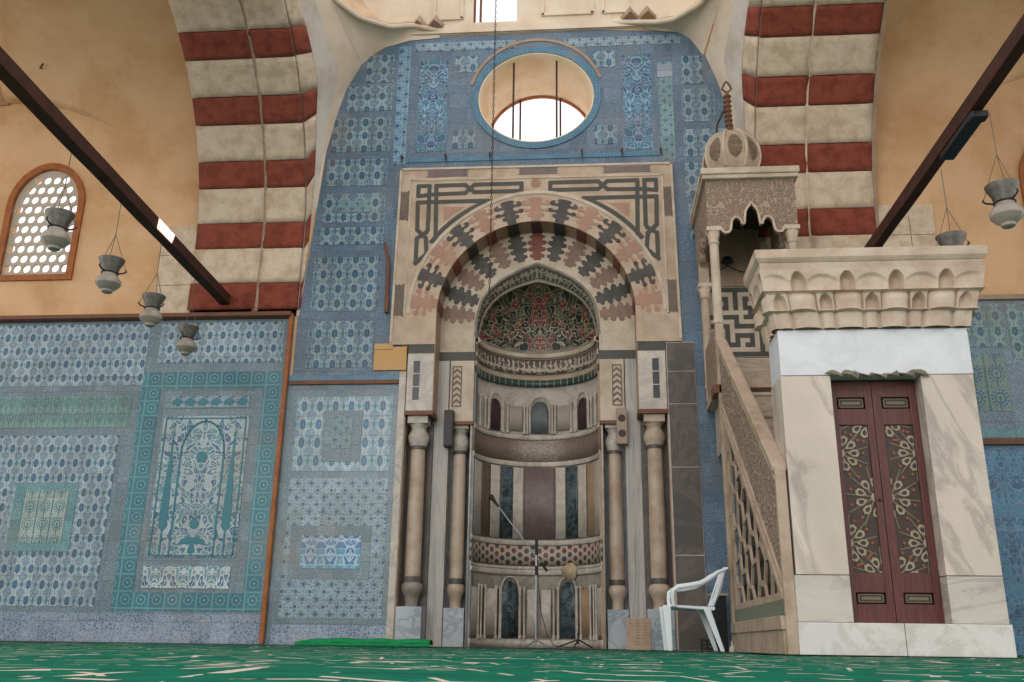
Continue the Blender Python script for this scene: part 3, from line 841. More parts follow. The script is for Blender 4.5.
# dark cartouches in the border
def cart(x0, x1, z0, z1, mat):
    e = .03; vert = (z1-z0) > (x1-x0); q = []
    if not vert:
        m_ = (z0+z1)/2
        q = [(x0, z0), (x0+e, z0), (x0+2*e, z0+.0), (x1-2*e, z0), (x1, z0), (x1-e, m_-.02), (x1-.3*e, m_), (x1-e, m_+.02), (x1, z1), (x0, z1), (x0+e, m_+.02), (x0+.3*e, m_), (x0+e, m_-.02)]
    else:
        m_ = (x0+x1)/2
        q = [(x0, z0), (m_-.02, z0+e), (m_, z0+.3*e), (m_+.02, z0+e), (x1, z0), (x1, z1), (m_+.02, z1-e), (m_, z1-.3*e), (m_-.02, z1-e), (x0, z1)]
    q = [(X(a), b) for a, b in q]
    mb = MB(); mb.shape(q, [], -.046, -.04); fpart('dark_cartouche', mb, mat)
cart(-1.47, -.9, 5.97, 6.07, M_purple); cart(-.24, .3, 5.97, 6.065, M_purple); cart(.88, 1.52, 5.96, 6.05, M_purple)
cart(-1.82, -1.69, 5.33, 5.78, M_brownst); cart(1.65, 1.77, 5.3, 5.75, M_brownst)
cart(-1.83, -1.69, 3.99, 4.45, M_brownst); cart(1.66, 1.79, 3.98, 4.45, M_brownst)
# spandrel strapwork
for sgn in (-1, 1):
    mb = MB(); W = .055; SN = [0]
    def S(pts):
        SN[0] += 1; q_ = [(X(sgn*-a), b) for a, b in pts]
        for a_, b_ in zip(q_, q_[1:]): SN[0] += 1; mb.strip([a_, b_], W, -.045-.0001*SN[0], -.04)
    S([(-1.57, 5.69), (-1.57, 5.84), (-1.42, 5.84), (-1.42, 5.2), (-1.44, 5.16), (-1.56, 5.08), (-1.56, 4.74)])
    S([(-1.57, 5.69), (-1.42, 5.71), (-.94, 5.72), (-.82, 5.84), (-.19, 5.84), (-.19, 5.73), (-.82, 5.73), (-.94, 5.84), (-1.33, 5.84), (-1.31, 5.02)])
    S([(-.62, 5.6), (-1.57, 5.6), (-1.56, 5.2), (-1.44, 5.08), (-1.42, 4.83)])
    S([(-1.57, 4.72), (-1.42, 4.86)])
    S([(-1.69*cos(radians(q_)), ZC+1.69*sin(radians(q_))) for q_ in range(36, 71, 4)])
    fpart('strapwork', mb, M_darkgreen)
    mb = MB(); mb.prism([(X(sgn*1.22), 5.52), (X(sgn*.95), 5.52), (X(sgn*1.09), 5.43), (X(sgn*1.21), 5.31)], -.045, -.04); fpart('pink_spandrel_triangle', mb, M_pink)
# pale extrados band, voussoir field
mb = MB(); o_ = arcp(1.65, .0, pi, 40, ZC, .03); i_ = arcp(1.605, 0, pi, 40, ZC, .03)
for a, b, c, d in zip(o_, o_[1:], i_[1:], i_): mb.prism([a, b, c, d], -.05, -.04)
fpart('arch_moulding', mb, M_framel)
def curl(kind, r0, r1, ang, zc=ZC):
    # puzzle shaped voussoir, width in metres across, t along the radius
    mb = MB(); H = r1-r0
    y0, y1 = kind
    c, s = cos(ang), sin(ang)
    def P(sx, t): r = r0+t*H; return (X(r*c-sx*s), zc+r*s+sx*c)
    def R(a, b, t0, t1): mb.prism([P(a, t0), P(b, t0), P(b, t1), P(a, t1)], y0, y1)
    return mb, P, R
OUTER = [(.055,0),(.055,.16),(.09,.18),(.105,.25),(.095,.31),(.06,.33),(.065,.38),(.10,.40),(.13,.37),(.16,.39),(.168,.46),(.155,.53),(.125,.545),(.115,.5),(.085,.49),(.06,.54),(.05,.6),(.06,.66),(.09,.68),(.12,.655),(.155,.67),(.17,.74),(.165,.83),(.135,.885),(.105,.87),(.12,.81),(.10,.77),(.07,.80),(.075,.87),(.09,.92),(.065,.98),(0,1.0)]
INNER = [(.05,0),(.05,.08),(.085,.09),(.10,.15),(.085,.21),(.055,.23),(.055,.30),(.09,.315),(.118,.36),(.122,.42),(.10,.47),(.068,.48),(.066,.54),(.10,.555),(.128,.60),(.132,.66),(.11,.72),(.072,.73),(.075,.80),(.105,.82),(.108,.89),(.07,.92),(.06,1.0),(0,1.0)]
for k in range(-6, 7):
    ang = pi/2+radians(14*k)
    odd = k % 2
    matv = M_black if odd else M_pink
    mb, P, R = curl((-.046, -.04), 1.262, 1.60, ang)
    mb.shape([P(a_*sg_*1.1, t_) for sg_, seq in ((1, OUTER), (-1, list(reversed(OUTER[:-1])))) for a_, t_ in seq], [], -.046, -.04)
    fpart('joggled_voussoir', mb, matv)
# soffit of the outer arch
mb = MB()
mb.grid(lambda u, v: (X(1.258*cos(pi*u)), lerp(-.038, .34, v), ZC+1.258*sin(pi*u)), 48, 2)
for sgn in (-1, 1): mb.box(X(sgn*1.262)-.004, X(sgn*1.262)+.004, -.038, .34, 2.7, ZC+.01)
obj('arch_soffit', mb, M_tanst, mih)
for k in range(-6, 7):
    ang = pi/2+radians(14*k); mb = MB(); hw = .075/1.26 if k % 2 else .065/1.26
    mb.grid(lambda u, v: (X(1.25*cos(ang+hw*(2*u-1))), lerp(-.041, .325, v), ZC+1.25*sin(ang+hw*(2*u-1))), 3, 1)
    obj('soffit_block', mb, M_black if k % 2 else (M_redin if k else M_black), mih, smooth=0, solid=.006)
# inner order with pointed opening
YI = .32
WT = [(3.6, .8), (3.85, .8), (4.05, .79), (4.18, .77), (4.3, .735), (4.42, .67), (4.52, .58), (4.62, .46), (4.71, .3), (4.78, .16), (4.84, 0.0)]
WI = [(3.86, .785), (4.0, .76), (4.12, .73), (4.24, .68), (4.34, .61), (4.43, .52), (4.5, .42), (4.56, .3), (4.6, .18), (4.63, .08), (4.645, 0.0)]
op = [(X(-w_), z) for z, w_ in WT]+[(X(w_), z) for z, w_ in reversed(WT[:-1])]
io = [(X(-1.3), 3.6)]+op+[(X(1.3), 3.6)]+arcp(1.3, 0, pi, 36)
mb = MB(); mb.shape(io, [], YI, YI+.1)
inner = obj('inner_arch', mb, M_framel, mih, smooth=0)
for k in range(-6, 7):
    ang = pi/2+radians(14*k); odd = k % 2
    matv = M_black if odd else (M_redin if k == 0 else M_browninlay)
    r0 = .86 if abs(k) < 5 else .82
    mb, P, R = curl((YI-.006, YI), r0, 1.25, ang)
    mb.shape([P(a_*sg_, t_) for sg_, seq in ((1, INNER), (-1, list(reversed(INNER[:-1])))) for a_, t_ in seq], [], YI-.006, YI)
    obj('joggled_voussoir', mb, matv, inner, smooth=0)
# niche: half cylinder walls in bands, local axis at y=.32
NR, NY = .8, .33
def cyl(name, r, z0, z1, mat, a0=0.0, a1=pi, th=.02, n=40, bulge=0, parent=None, **k):
    mb = MB()
    mb.grid(lambda u, v: (X((r+bulge*sin(pi*v))*cos(lerp(a0, a1, u))), NY+(r+bulge*sin(pi*v))*sin(lerp(a0, a1, u)), lerp(z0, z1, v)), n, 6 if bulge else 1)
    return obj(name, mb, mat, parent or mih, solid=min(th, .02), smooth=60, **k)
niche = cyl('niche_wall', NR+.02, -.03, 3.9, M_nwhite, -.02, pi+.02, .03)
def band(name, z0, z1, mat, r=NR-.005, bulge=0): return cyl(name, r, z0, z1, mat, parent=niche, bulge=bulge)
band('plinth_band', 0, .1, M_nwhite, NR-.02)
band('moulding', .88, .94, M_nwhite, NR-.012, -.008)
band('moulding', .94, .985, M_nwhite, NR-.012)
M_girih = girih_mat('star_interlace_inlay', 0, NY, '#4a4440', '#6b4238', '#aaa094', .17)
band('star_interlace_band', 1.0, 1.24, M_girih, NR-.01)
band('moulding', 1.25, 1.31, M_nwhite, NR-.010, -.006)
band('moulding', 2.27, 2.33, M_nwhite, NR-.010, -.006)
band('speckled_band', 2.34, 2.62, speck_mat('speckled_brown_inlay', 0, NY, '#63524a', '#b3a698'), NR-.01)
band('moulding', 2.63, 2.69, M_nwhite, NR-.014, -.01)
band('green_stone_band', 3.36, 3.45, plain('bottle_green_stone', '#2f4a40', .35, .25, 12, .002, dark='#253c36'), NR-.015)
mb = MB()
for i in range(25):
    a = pi*(i+.5)/25; p = (X((NR-.027)*cos(a)), NY+(NR-.027)*sin(a))
    mb.tube([(p[0], p[1], 3.36), (p[0], p[1], 3.45)], .004, 4)
obj('green_band_joints', mb, M_nwhite, niche)
band('moulding', 3.45, 3.5, M_rail, NR-.014, -.01)
band('inscription_band', 3.5, 3.76, script_mat('white_script_on_dark', 0, NY, '#574f49', '#bcae9a', 26, .8, 3.5, 3.76), NR-.02)
band('moulding', 3.76, 3.82, M_framel, NR-.04, -.015)
band('moulding', 3.82, 3.87, M_colgrey, NR-.012, -.008)
# blind arcades and marble strips
def patch(name, deg, hw, z0, z1, mat, arched=False, r=NR-.018):
    a = pi/2+radians(deg); h = radians(hw); mb = MB(); n = 8
    def top(u):
        if not arched: return z1
        q = abs(2*u-1); return z1-(r*h)*1.3*(1-sqrt(max(0, 1-q**2.2)))
    mb.grid(lambda u, v: (X(r*cos(a-h+2*h*u)), NY+r*sin(a-h+2*h*u), lerp(z0, top(u), v)), n, 2)
    return obj(name, mb, mat, niche, solid=.012, smooth=60)
def trimarch(deg, hw, z0, z1):
    a = pi/2+radians(deg); h = radians(hw); r = NR-.03; pts = []
    pts.append((X(r*cos(a-h)), NY+r*sin(a-h), z0))
    for i in range(13):
        u = i/12; q = abs(2*u-1); zt = z1-(r*h)*1.3*(1-sqrt(max(0, 1-q**2.2)))
        pts.append((X(r*cos(a-h+2*h*u)), NY+r*sin(a-h+2*h*u), zt))
    pts.append((X(r*cos(a+h)), NY+r*sin(a+h), z0))
    mb = MB(); mb.tube(pts, .012, 6); obj('arch_trim', mb, M_nwhite, niche)
def colonnette(deg, z0, z1):
    a = pi/2+radians(deg); r = NR-.03; x, y = X(r*cos(a)), NY+r*sin(a)
    mb = MB(); mb.lathe((x, y, 0), [(.02, z0), (.02, z0+.04), (.012, z0+.06), (.012, z1-.06), (.02, z1-.03), (.022, z1)], 8)
    obj('colonnette', mb, M_nwhite, niche)
patch('purple_marble_panel', 0, 15, 1.33, 2.25, M_purple)
for s in (-1, 1):
    patch('pale_marble_strip', s*20.7, 5, 1.33, 2.25, M_pierm); patch('green_marble_strip', s*33, 6.3, 1.33, 2.25, M_green)
    patch('pale_marble_strip', s*45.7, 5.6, 1.33, 2.25, M_pierm)
    patch('brown_marble_strip', s*59, 6, 1.33, 2.25, M_brownst if s > 0 else M_tanst)
    patch('pale_marble_strip', s*74, 8, 1.33, 2.25, M_pierm)
# upper arcade
patch('slate_arch_panel', 0, 8.4, 2.72, 3.16, plain('slate_blue_panel', '#5b6060', .5, .2, 9, .002, dark='#4a5052'), True); trimarch(0, 9.8, 2.72, 3.22)
for s in (-1, 1):
    patch('grey_rectangle_panel', s*24, 7, 2.75, 3.08, plain('warm_grey_panel', '#9a8f84', .5, .15, 9, .002))
    patch('purple_arch_panel', s*48, 6.5, 2.72, 3.14, plain('aubergine_panel', '#3b2a2b', .4, .2, 9, .002), True)
    trimarch(s*48, 8.2, 2.72, 3.22)
    for d in (12.5, 15.5, 33, 38, 58, 63, 74): colonnette(s*d, 2.7, 3.12)
# lower arcade
for s in (-1, 1):
    patch('green_arch_panel', s*28, 8, .12, .80, M_green, True); trimarch(s*28, 9.5, .1, .85)
    patch('grey_rectangle_panel', s*6.5, 4.5, .14, .7, M_pierm); patch('grey_rectangle_panel', s*49, 6, .14, .7, M_tanst if s < 0 else M_pierm)
    patch('grey_rectangle_panel', s*76, 7, .14, .7, M_pierm)
    patch('dark_slit', s*16, 1.1, .14, .7, M_slate); patch('dark_slit', s*41, 1.1, .14, .7, M_slate); patch('dark_slit', s*60, 1.1, .14, .7, M_slate)
    for d in (14, 18, 38.5, 43, 57, 63, 68): colonnette(s*d, .1, .74)
# loose plaster patch above right green panel
mb = MB(); rr = random.Random(3); a = pi/2-radians(31); r = NR-.036
pts = []
for i in range(18):
    q = 2*pi*i/18; k_ = 1+.07*sin(3*q+1)+.06*sin(5*q)
    pts.append((a+.15*k_*cos(q), .92+.105*k_*sin(q)))
c0 = (X(r*cos(a)), NY+r*sin(a), .92)
vs_ = [c0]+[(X(r*cos(p)), NY+r*sin(p), z) for p, z in pts]
mb.add(vs_, [(0, i+1, (i+1) % 18+1) for i in range(18)])
obj('plaster_patch', mb, plain('yellowed_plaster', '#b7a384', .9, .25, 14, .004, dark='#a08a68'), niche, solid=.012)
# hood: splayed script band and mosaic semi-dome
def splay(u, v):
    t = u*2 if u < .5 else 2-u*2; s = -1 if u < .5 else 1
    a = interp(WT[1:], t); b = interp(WI, t)
    return (X(s*lerp(a[1], b[1], v)), lerp(YI, .47, v), lerp(a[0], b[0], v))
mb = MB(); mb.grid(splay, 80, 4)
g = G('dark_script_splay'); uu = g.at(g.x, g.z-4.0)
n_ = g.noise(g.P, 22, 2, .5, .6)
st_ = g.ab(g.fr(uu*11+n_*1.3)-.5); yy = (g.y-.32)/.15
ms = g.mx((st_ < .12)*(yy > .2)*(yy < .8), g.mx(g.mx(yy < .12, yy > .86), (g.ab(yy-.4-(n_-.5)) < .08)))
c_ = g.mix(ms, '#4c4740', '#98907e')
M_splay = g.done(g.mul(c_, .85+.3*n_), .6, ms, .003)
obj('hood_script_band', mb, M_splay, mih, smooth=60)
mb = MB()
def hood(u, v):
    b = interp(WI, v); a = pi*u
    return (X(b[1]*cos(a)), .47+b[1]*.82*sin(a), b[0]-.0+(.0 if v else 0))
mb.grid(hood, 48, 40); obj('mosaic_hood', mb, M_hood, mih, smooth=80)
mb = MB(); mb.tube([splay(i/60, 1.0) for i in range(61)], .014, 6); obj('hood_rim', mb, M_colgrey, mih)
mb = MB(); mb.tube([splay(i/60, 0.0) for i in range(61)], .018, 6); obj('hood_rim', mb, M_colgrey, mih)
# piers, recesses, columns
for s in (-1, 1):
    def bx(name, a, b, y0, y1, z0, z1, mat, parent=mih, bev=.004):
        mb = MB(); x0, x1 = sorted((X(s*a), X(s*b))); mb.box(x0, x1, y0, y1, z0, z1)
        return obj(name, mb, mat, parent, smooth=0, bevel=bev)
    po = bx('pier_block', 1.265, 1.6, -.035, .3, 2.76, 3.5, M_pierm)
    bx('dark_fillet', 1.265, 1.6, -.03, .3, 3.5, 3.62, M_darkgreen, po, 0)
    bx('dark_inlay_strip', 1.44, 1.52, -.041, -.03, 2.9, 3.4, plain('blue_black_stone', '#2c2a33', .35, .3, 9, .002), po, 0)
    for zz in (3.06, 3.23): bx('inlay_joint', 1.438, 1.522, -.043, -.03, zz, zz+.012, M_pierm, po, 0)
    bx('wood_bearer', 1.25, 1.61, -.05, .3, 2.705, 2.76, M_wood2, po)
    pi_ = bx('pier_block', .8, 1.12, .30, .6, 2.7, 3.5, M_framel)
    bx('dark_fillet', .8, 1.262, .305, .6, 3.5, 3.62, M_darkgreen, pi_, 0)
    bx('wood_bearer', .79, 1.10, .28, .6, 2.655, 2.7, M_wood2, pi_)
    zz = MB(); xa, xb = (.96, 1.07)
    for i in range(6):
        z0 = 2.92+i*.08; m_ = (xa+xb)/2
        zz.prism([(X(s*xa), z0), (X(s*m_), z0+.045), (X(s*xb), z0), (X(s*xb), z0+.03), (X(s*m_), z0+.075), (X(s*xa), z0+.03)] if s > 0 else list(reversed([(X(s*xa), z0), (X(s*m_), z0+.045), (X(s*xb), z0), (X(s*xb), z0+.03), (X(s*m_), z0+.075), (X(s*xa), z0+.03)])), .292, .30)
    zz.strip([(X(s*xa), 2.9), (X(s*xb), 2.9), (X(s*xb), 3.42), (X(s*xa), 3.42), (X(s*xa), 2.9)], .012, .29, .3)
    obj('zigzag_inlay', zz, M_brownst, pi_, smooth=0)
    bx('striped_marble_pilaster', 1.10, 1.31, .30, .5, 0, 3.5, M_strip)
    bx('recess_back', 1.29, 1.64, .26, .5, 0, 2.76, M_slate)
    bx('recess_back', .79, 1.12, .6, .8, 0, 2.7, M_slate2)
    bx('recess_side', .775, .82, .34, .7, 0, 3.6, M_slate2 if s < 0 else M_tanst)
    bx('recess_side', 1.6, 1.64, -.01, .3, 0, 2.76, M_rail)
    for (cx, cy, zt, capm) in ((1.445, .12, 2.705, M_colgrey), (.97, .44, 2.655, M_colgrey)):
        hw = .15 if cx > 1.2 else .125
        r = .095 if cx > 1.2 else .085
        mb = MB(); mb.lathe((X(s*cx), cy, 0), [(r, .78), (r*1.01, 1.4), (r*.93, 2.33)], 24)
        col = obj('column', mb, M_col, mih)
        mb = MB(); mb.box(X(s*cx)-hw, X(s*cx)+hw, cy-hw, cy+hw, 0, .44); obj('plinth', mb, M_plinth, col, smooth=0, bevel=.006)
        k_ = r/.095
        mb = MB(); mb.lathe((X(s*cx), cy, 0), [(a*k_, b) for a, b in [(.08, .44), (.075, .5), (.085, .56), (.115, .61), (.128, .65), (.12, .69), (.10, .715), (.10, .73)]], 24)
        obj('base', mb, M_colgrey if s < 0 and cx > 1.2 else M_col, col)
        mb = MB(); mb.lathe((X(s*cx), cy, 0), [(.104*k_, .72), (.106*k_, .75), (.102*k_, .785)], 24); obj('collar', mb, M_slate, col)
        mb = MB(); mb.lathe((X(s*cx), cy, 0), [(a*k_, b) for a, b in [(.098, 2.32), (.105, 2.36), (.125, 2.41), (.13, 2.46), (.11, 2.51), (.088, 2.55), (.10, 2.59), (.125, 2.62)]], 24)
        mb.box(X(s*cx)-.125*k_, X(s*cx)+.125*k_, cy-.125*k_, cy+.125*k_, 2.615, zt)
        obj('capital', mb, M_col if s > 0 and cx > 1.2 else M_nwhite, col)
        mb = MB(); mb.lathe((X(s*cx), cy, 0), [(.102*k_, 2.3), (.104*k_, 2.33), (.1*k_, 2.35)], 24); obj('collar', mb, M_slate, col)
# dark slate facing right of the niche
zz = [0, 1.04, 2.06, 2.83, 3.24, 3.61]
for a, b in zip(zz, zz[1:]):
    mb = MB(); mb.box(X(1.625), X(1.955), -.02, .02, a+.006, b-.006); obj('slate_slab', mb, M_slate, mih, smooth=0, bevel=.003)
mb = MB(); mb.box(X(1.615), X(1.96), -.012, .03, 0, 3.615); obj('slab_joints', mb, M_nwhite, mih, smooth=0)
mb = MB(); mb.box(-2.72, X(-1.62), -.02, .02, 3.29, 3.6); obj('ochre_patch', mb, M_ochre, mih, smooth=0, bevel=.006)
mb = MB(); mb.box(-2.72, X(-1.8), -.03, .02, 3.56, 3.64); obj('ochre_patch_ledge', mb, M_ochre, mih, smooth=0, bevel=.006)
mb = MB(); mb.lathe((0, 0, 0), [(.0, 0), (.05, .0)], 8)
mb = MB()
for j in range(8):
    a = j*pi/4; mb.prism(circ(X(0)+.05*cos(a), 5.84+.05*sin(a), .022, 8), -.046, -.04)
mb.prism(circ(X(0), 5.84, .028, 12), -.048, -.04)
fpart('rosette', mb, M_pink)
# ================================================================== MINBAR
mnb = thing('minbar', 'tall narrow marble pulpit stair with carved portal, wooden double door and domed canopy', 'pulpit', (1.93, -2.4, 0))
def mp(name, mb, mat, parent=mnb, **k): return obj(name, mb, mat, parent, **k)
def mbox(name, x0, x1, y0, y1, z0, z1, mat, parent=mnb, bev=.005, **k):
    mb = MB(); mb.box(x0, x1, y0, y1, z0, z1); return mp(name, mb, mat, parent, smooth=0, bevel=bev, **k)
PY = -3.9
portal = mbox('portal_base', 1.46, 2.2, PY-.02, PY+.42, 0, .222, M_white)
mbox('portal_base', 2.204, 2.94, PY-.02, PY+.42, 0, .222, M_white)
for x0, x1 in ((1.465, 1.86), (2.54, 2.93)):
    mbox('jamb_block', x0, x1, PY, PY+.4, .224, .552, M_jamb2)
    mbox('jamb', x0+.015*(x0 < 2), x1, PY, PY+.4, .556, 2.062, M_jamb)
mbox('lintel', 1.485, 2.935, PY, PY+.4, 2.066, 2.44, M_lintel)
# muqarnas cornice: three tiers of little niches that flare outwards, front and both sides
HX0, HX1, HY0, HY1 = 1.50, 2.925, PY, PY+.40
MZ0, MZ1 = 2.442, 2.90
per = .315
def niche_d(u, c, hw, v, v0, v1, dep):
    q = abs(u-c)/hw
    if q >= 1 or v < v0: return 0.0
    top = v1-(v1-v0)*.45*q**2.2
    if v >= top: return 0.0
    e = min(1, (top-v)/(.16*(v1-v0)))
    return dep*sqrt(1-q*q)*sqrt(e)
def recess(u, v):
    k = math.floor(u/per); l = u-(k+.5)*per; w_ = per; al = abs(l); ae = w_/2-al
    def nb(q, dep): return dep*sqrt(max(0, 1-q*q))
    if v > .60:                                   # upper tier
        d = niche_d(l, 0, .048, v, .62, .95, .085)
        if ae < .105: d = max(d, niche_d(ae, 0, .105, v, .62, .90, .02))
        if .105 <= ae and al > .048: d = 0
        return d
    if v > .28:                                   # middle tier
        if al < .098:                             # bell
            f = 1 if v < .44 else sqrt(max(0, 1-((v-.44)/.165)**2))
            return .045-nb(al/.098, .085)*f
        d = niche_d(ae, 0, .044, v, .30, .57, .075)
        return d
    if al < .098: return .018-nb(al/.098, .045)   # lower tier
    if ae < .045: return .02-nb(ae/.05, .03)
    return .02
def flare(v):
    if v < .28: return .03+.02*(v/.28)
    if v < .60: return .075+.03*((v-.28)/.32)
    return .125+.03*((v-.60)/.40)
def ledge(v): return .014 if abs(v-.29) < .02 else (.012 if abs(v-.60) < .016 else 0)
LX = HX1-HX0; LYs = HY1-HY0
PL = LYs+LX+LYs
def musurf(U, V):
    s = U*PL; v = V; o_ = flare(v)+ledge(v); z = lerp(MZ0, MZ1, v)
    if s < LYs:                                   # left side, back to front
        t = s; fr_ = t/LYs; y = lerp(HY1, HY0-o_, fr_); u = .12+(LYs-t)
        return (HX0-o_+recess(u-.0, v)*min(1, 8*(1-fr_)), y, z)
    if s < LYs+LX:
        t = s-LYs; fr_ = t/LX; x = lerp(HX0-o_, HX1+o_, fr_)
        ed = min(1, 14*min(fr_, 1-fr_))
        return (x, HY0-o_+recess(t-LX/2+.0, v)*ed, z)
    t = s-LYs-LX; fr_ = t/LYs
    return (HX1+o_-recess(t, v)*min(1, 8*fr_), lerp(HY0-o_, HY1, fr_), z)
mb = MB(); mb.grid(musurf, 420, 64)
cor = mp('muqarnas_cornice', mb, M_cornice, smooth=60)
mbox('cornice_core', HX0+.02, HX1-.02, HY0+.03, HY1, MZ0-.001, MZ1, M_cornice, cor, 0)
def slab(z0, z1, o0, o1, nm):
    mb = MB(); v = []
    for z, o_ in ((z0, o0), (z1, o1)): v += [(HX0-o_, HY0-o_, z), (HX1+o_, HY0-o_, z), (HX1+o_, HY1+.02, z), (HX0-o_, HY1+.02, z)]
    mb.add(v, [(0,3,2,1), (4,5,6,7), (0,1,5,4), (1,2,6,5), (2,3,7,6), (3,0,4,7)]); return mp(nm, mb, M_cornice, cor, smooth=0, bevel=.006)
slab(MZ1, 2.955, .135, .15, 'cornice_fillet'); slab(2.955, 2.985, .15, .175, 'cornice_fillet'); slab(2.985, 3.06, .175, .182, 'cornice_slab')
# scalloped crest over the door
mb = MB()
for k in range(7):
    x0 = 1.835+k*.107
    def fn(u, v, x0=x0, k=k):
        a = u*pi; h_ = .8+.35*(k % 2)
        return (x0+.118*u+.02*v*(1 if k % 2 else -1), PY-.018-.04*sin(a)*(1-v)*h_, 2.085-.045*(1-v)*u*h_-.012+.026*v*sin(a+k))
    mb.grid(fn, 8, 4)
mp('door_crest', mb, M_valance, solid=.008, smooth=70)
# doors
DY = PY+.16
M_dw = None
g = G('red_brown_door_wood'); n_ = g.noise(g.vec(g.x*14, g.y, g.z*1.2), 3, 5, .6, 1)
M_dw = g.done(g.mix(g.ramp(n_, .3, .7), '#64302a', '#4a221f'), .42, n_, .002)
M_dw2 = plain('dark_inlaid_wood', '#43312a', .5, .3, 14, .002, dark='#33251f')
M_bone = plain('bone_inlay', '#a5957c', .5, .2, 20, .001, dark='#8a7a64')
M_ebony = plain('ebony_inlay', '#2a2524', .4, .2, 20, .001)
M_rust = plain('rust_inlay', '#8a4a30', .5, .2, 20, .001)
M_ol = plain('olive_inlay', '#6f6650', .5, .2, 20, .001)
mbox('door_backing', 1.84, 2.56, DY+.05, DY+.08, .2, 2.08, M_dw2, bev=0)
def clipc(poly, x0, x1, z0, z1):
    def cl(P, f, it):
        out = []
        for i in range(len(P)):
            a, b = P[i-1], P[i]; fa, fb = f(a), f(b)
            if fa*fb < 0: t = fa/(fa-fb); out.append((lerp(a[0], b[0], t), lerp(a[1], b[1], t)))
            if fb >= 0: out.append(b)
        return out
    for f in (lambda p: p[0]-x0, lambda p: x1-p[0], lambda p: p[1]-z0, lambda p: z1-p[1]):
        poly = cl(poly, f, 0)
        if len(poly) < 3: return []
    return poly
for li, (x0, x1) in enumerate(((1.863, 2.198), (2.202, 2.537))):
    mb = MB(); pz = [(.225, .36), (.44, .58), (1.70, 1.83), (1.92, 2.05)]
    xa, xb = x0+.065, x1-.055
    mb.box(x0, xa, DY-.02, DY+.02, .225, 2.05); mb.box(xb, x1, DY-.02, DY+.02, .225, 2.05)
    for a, b in pz: mb.box(xa, xb, DY-.02, DY+.02, a, b)
    leaf = mp('door_leaf', mb, M_dw, smooth=0, bevel=.004)
    for a, b in ((.36, .44), (1.83, 1.92)):
        mb = MB(); mb.box(xa+.012, xb-.012, DY-.012, DY+.02, a+.008, b-.008); pn = mp('small_panel', mb, M_dw2, leaf, smooth=0)
        mb = MB(); mb.strip([(xa+.02, a+.014), (xb-.02, a+.014), (xb-.02, b-.014), (xa+.02, b-.014), (xa+.02, a+.014)], .006, DY-.016, DY); mb.strip([(xa+.045, (a+b)/2), (xb-.045, (a+b)/2)], .022, DY-.016, DY)
        mp('panel_inlay', mb, M_ol, leaf, smooth=0)
    z0, z1 = .58, 1.70
    mb = MB(); mb.box(xa, xb, DY-.004, DY+.02, z0, z1); mp('star_panel', mb, M_dw2, leaf, smooth=0)
    rings = MB(); darks = MB(); stars = MB(); lines = MB()
    inner_x = x1 if li == 0 else x0; outer_x = xa-.01 if li == 0 else xb+.01
    for (cx, cz, R_, ph) in ((inner_x-(.05 if li == 0 else -.05), 1.14, .155, .3), (outer_x, .80, .14, 0), (outer_x, 1.48, .14, 0), (inner_x+(-.06 if li == 0 else .06), .56, .14, .1), (inner_x+(-.06 if li == 0 else .06), 1.74, .14, .1)):
        for k in range(10):
            a = ph+k*2*pi/10
            def tp(r, s, a=a, cx=cx, cz=cz): return (cx+r*cos(a)-s*sin(a), cz+r*sin(a)+s*cos(a))
            for sc, M__, yy in ((1.0, rings, DY-.012), (.52, darks, DY-.015)):
                m_ = R_*.72; w_ = .029*sc; l_ = .045*sc
                pl = [tp(m_-l_, 0), tp(m_-l_*.2, w_*.9), tp(m_+l_*.6, w_), tp(m_+l_, 0), tp(m_+l_*.6, -w_), tp(m_-l_*.2, -w_*.9)]
                cl = clipc(pl, xa+.004, xb-.004, z0+.004, z1-.004)
                if len(cl) >= 3: M__.prism(cl, yy, DY)
            pl = [tp(R_*1.12, 0), tp(R_*1.22, .014), tp(R_*1.33, 0), tp(R_*1.22, -.014)]
            cl = clipc(pl, xa+.004, xb-.004, z0+.004, z1-.004)
            if len(cl) >= 3: stars.prism(cl, DY-.012, DY)
            pl = [tp(R_*.2, -.004+.0), tp(R_*1.5, .045), tp(R_*1.5, .053), tp(R_*.2, .008)]
            cl = clipc(pl, xa+.004, xb-.004, z0+.004, z1-.004)
            if len(cl) >= 3: lines.prism(cl, DY-.008, DY)
        pl = clipc(circ(cx, cz, .035, 10), xa+.004, xb-.004, z0+.004, z1-.004)
        if len(pl) >= 3: rings.prism(pl, DY-.01, DY)
    mp('bone_inlay', rings, M_bone, leaf, smooth=0); mp('ebony_inlay', darks, M_ebony, leaf, smooth=0)
    if stars.f: mp('rust_inlay', stars, M_rust, leaf, smooth=0)
    mp('olive_inlay', lines, M_ol, leaf, smooth=0)
mb = MB(); mb.lathe((2.175, DY-.03, 1.12), [(0, -.012), (.012, -.008), (.012, .008), (0, .012)], 8); mp('door_knob', mb, M_iron)
# stair: solid stepped body and risers
SX0, SX1 = 1.47, 2.30
ny, nz = 9, 2.54
for k in range(9):
    y0 = -3.48+k*.235*1.0; z1_ = .28+k*.2825
    mb = MB(); mb.box(SX0, SX1, y0, y0+.235 if k < 8 else -.12, max(0.02, z1_-.40) if k else .0, z1_)
    mb.box(SX0, SX1, y0-.015, y0+.02, z1_-.035, z1_+.002)
    mp('step', mb, M_step, smooth=0, bevel=.004)
mbox('seat_slab', SX0, SX1, -.62, -.12, 2.54, 3.2, M_step)
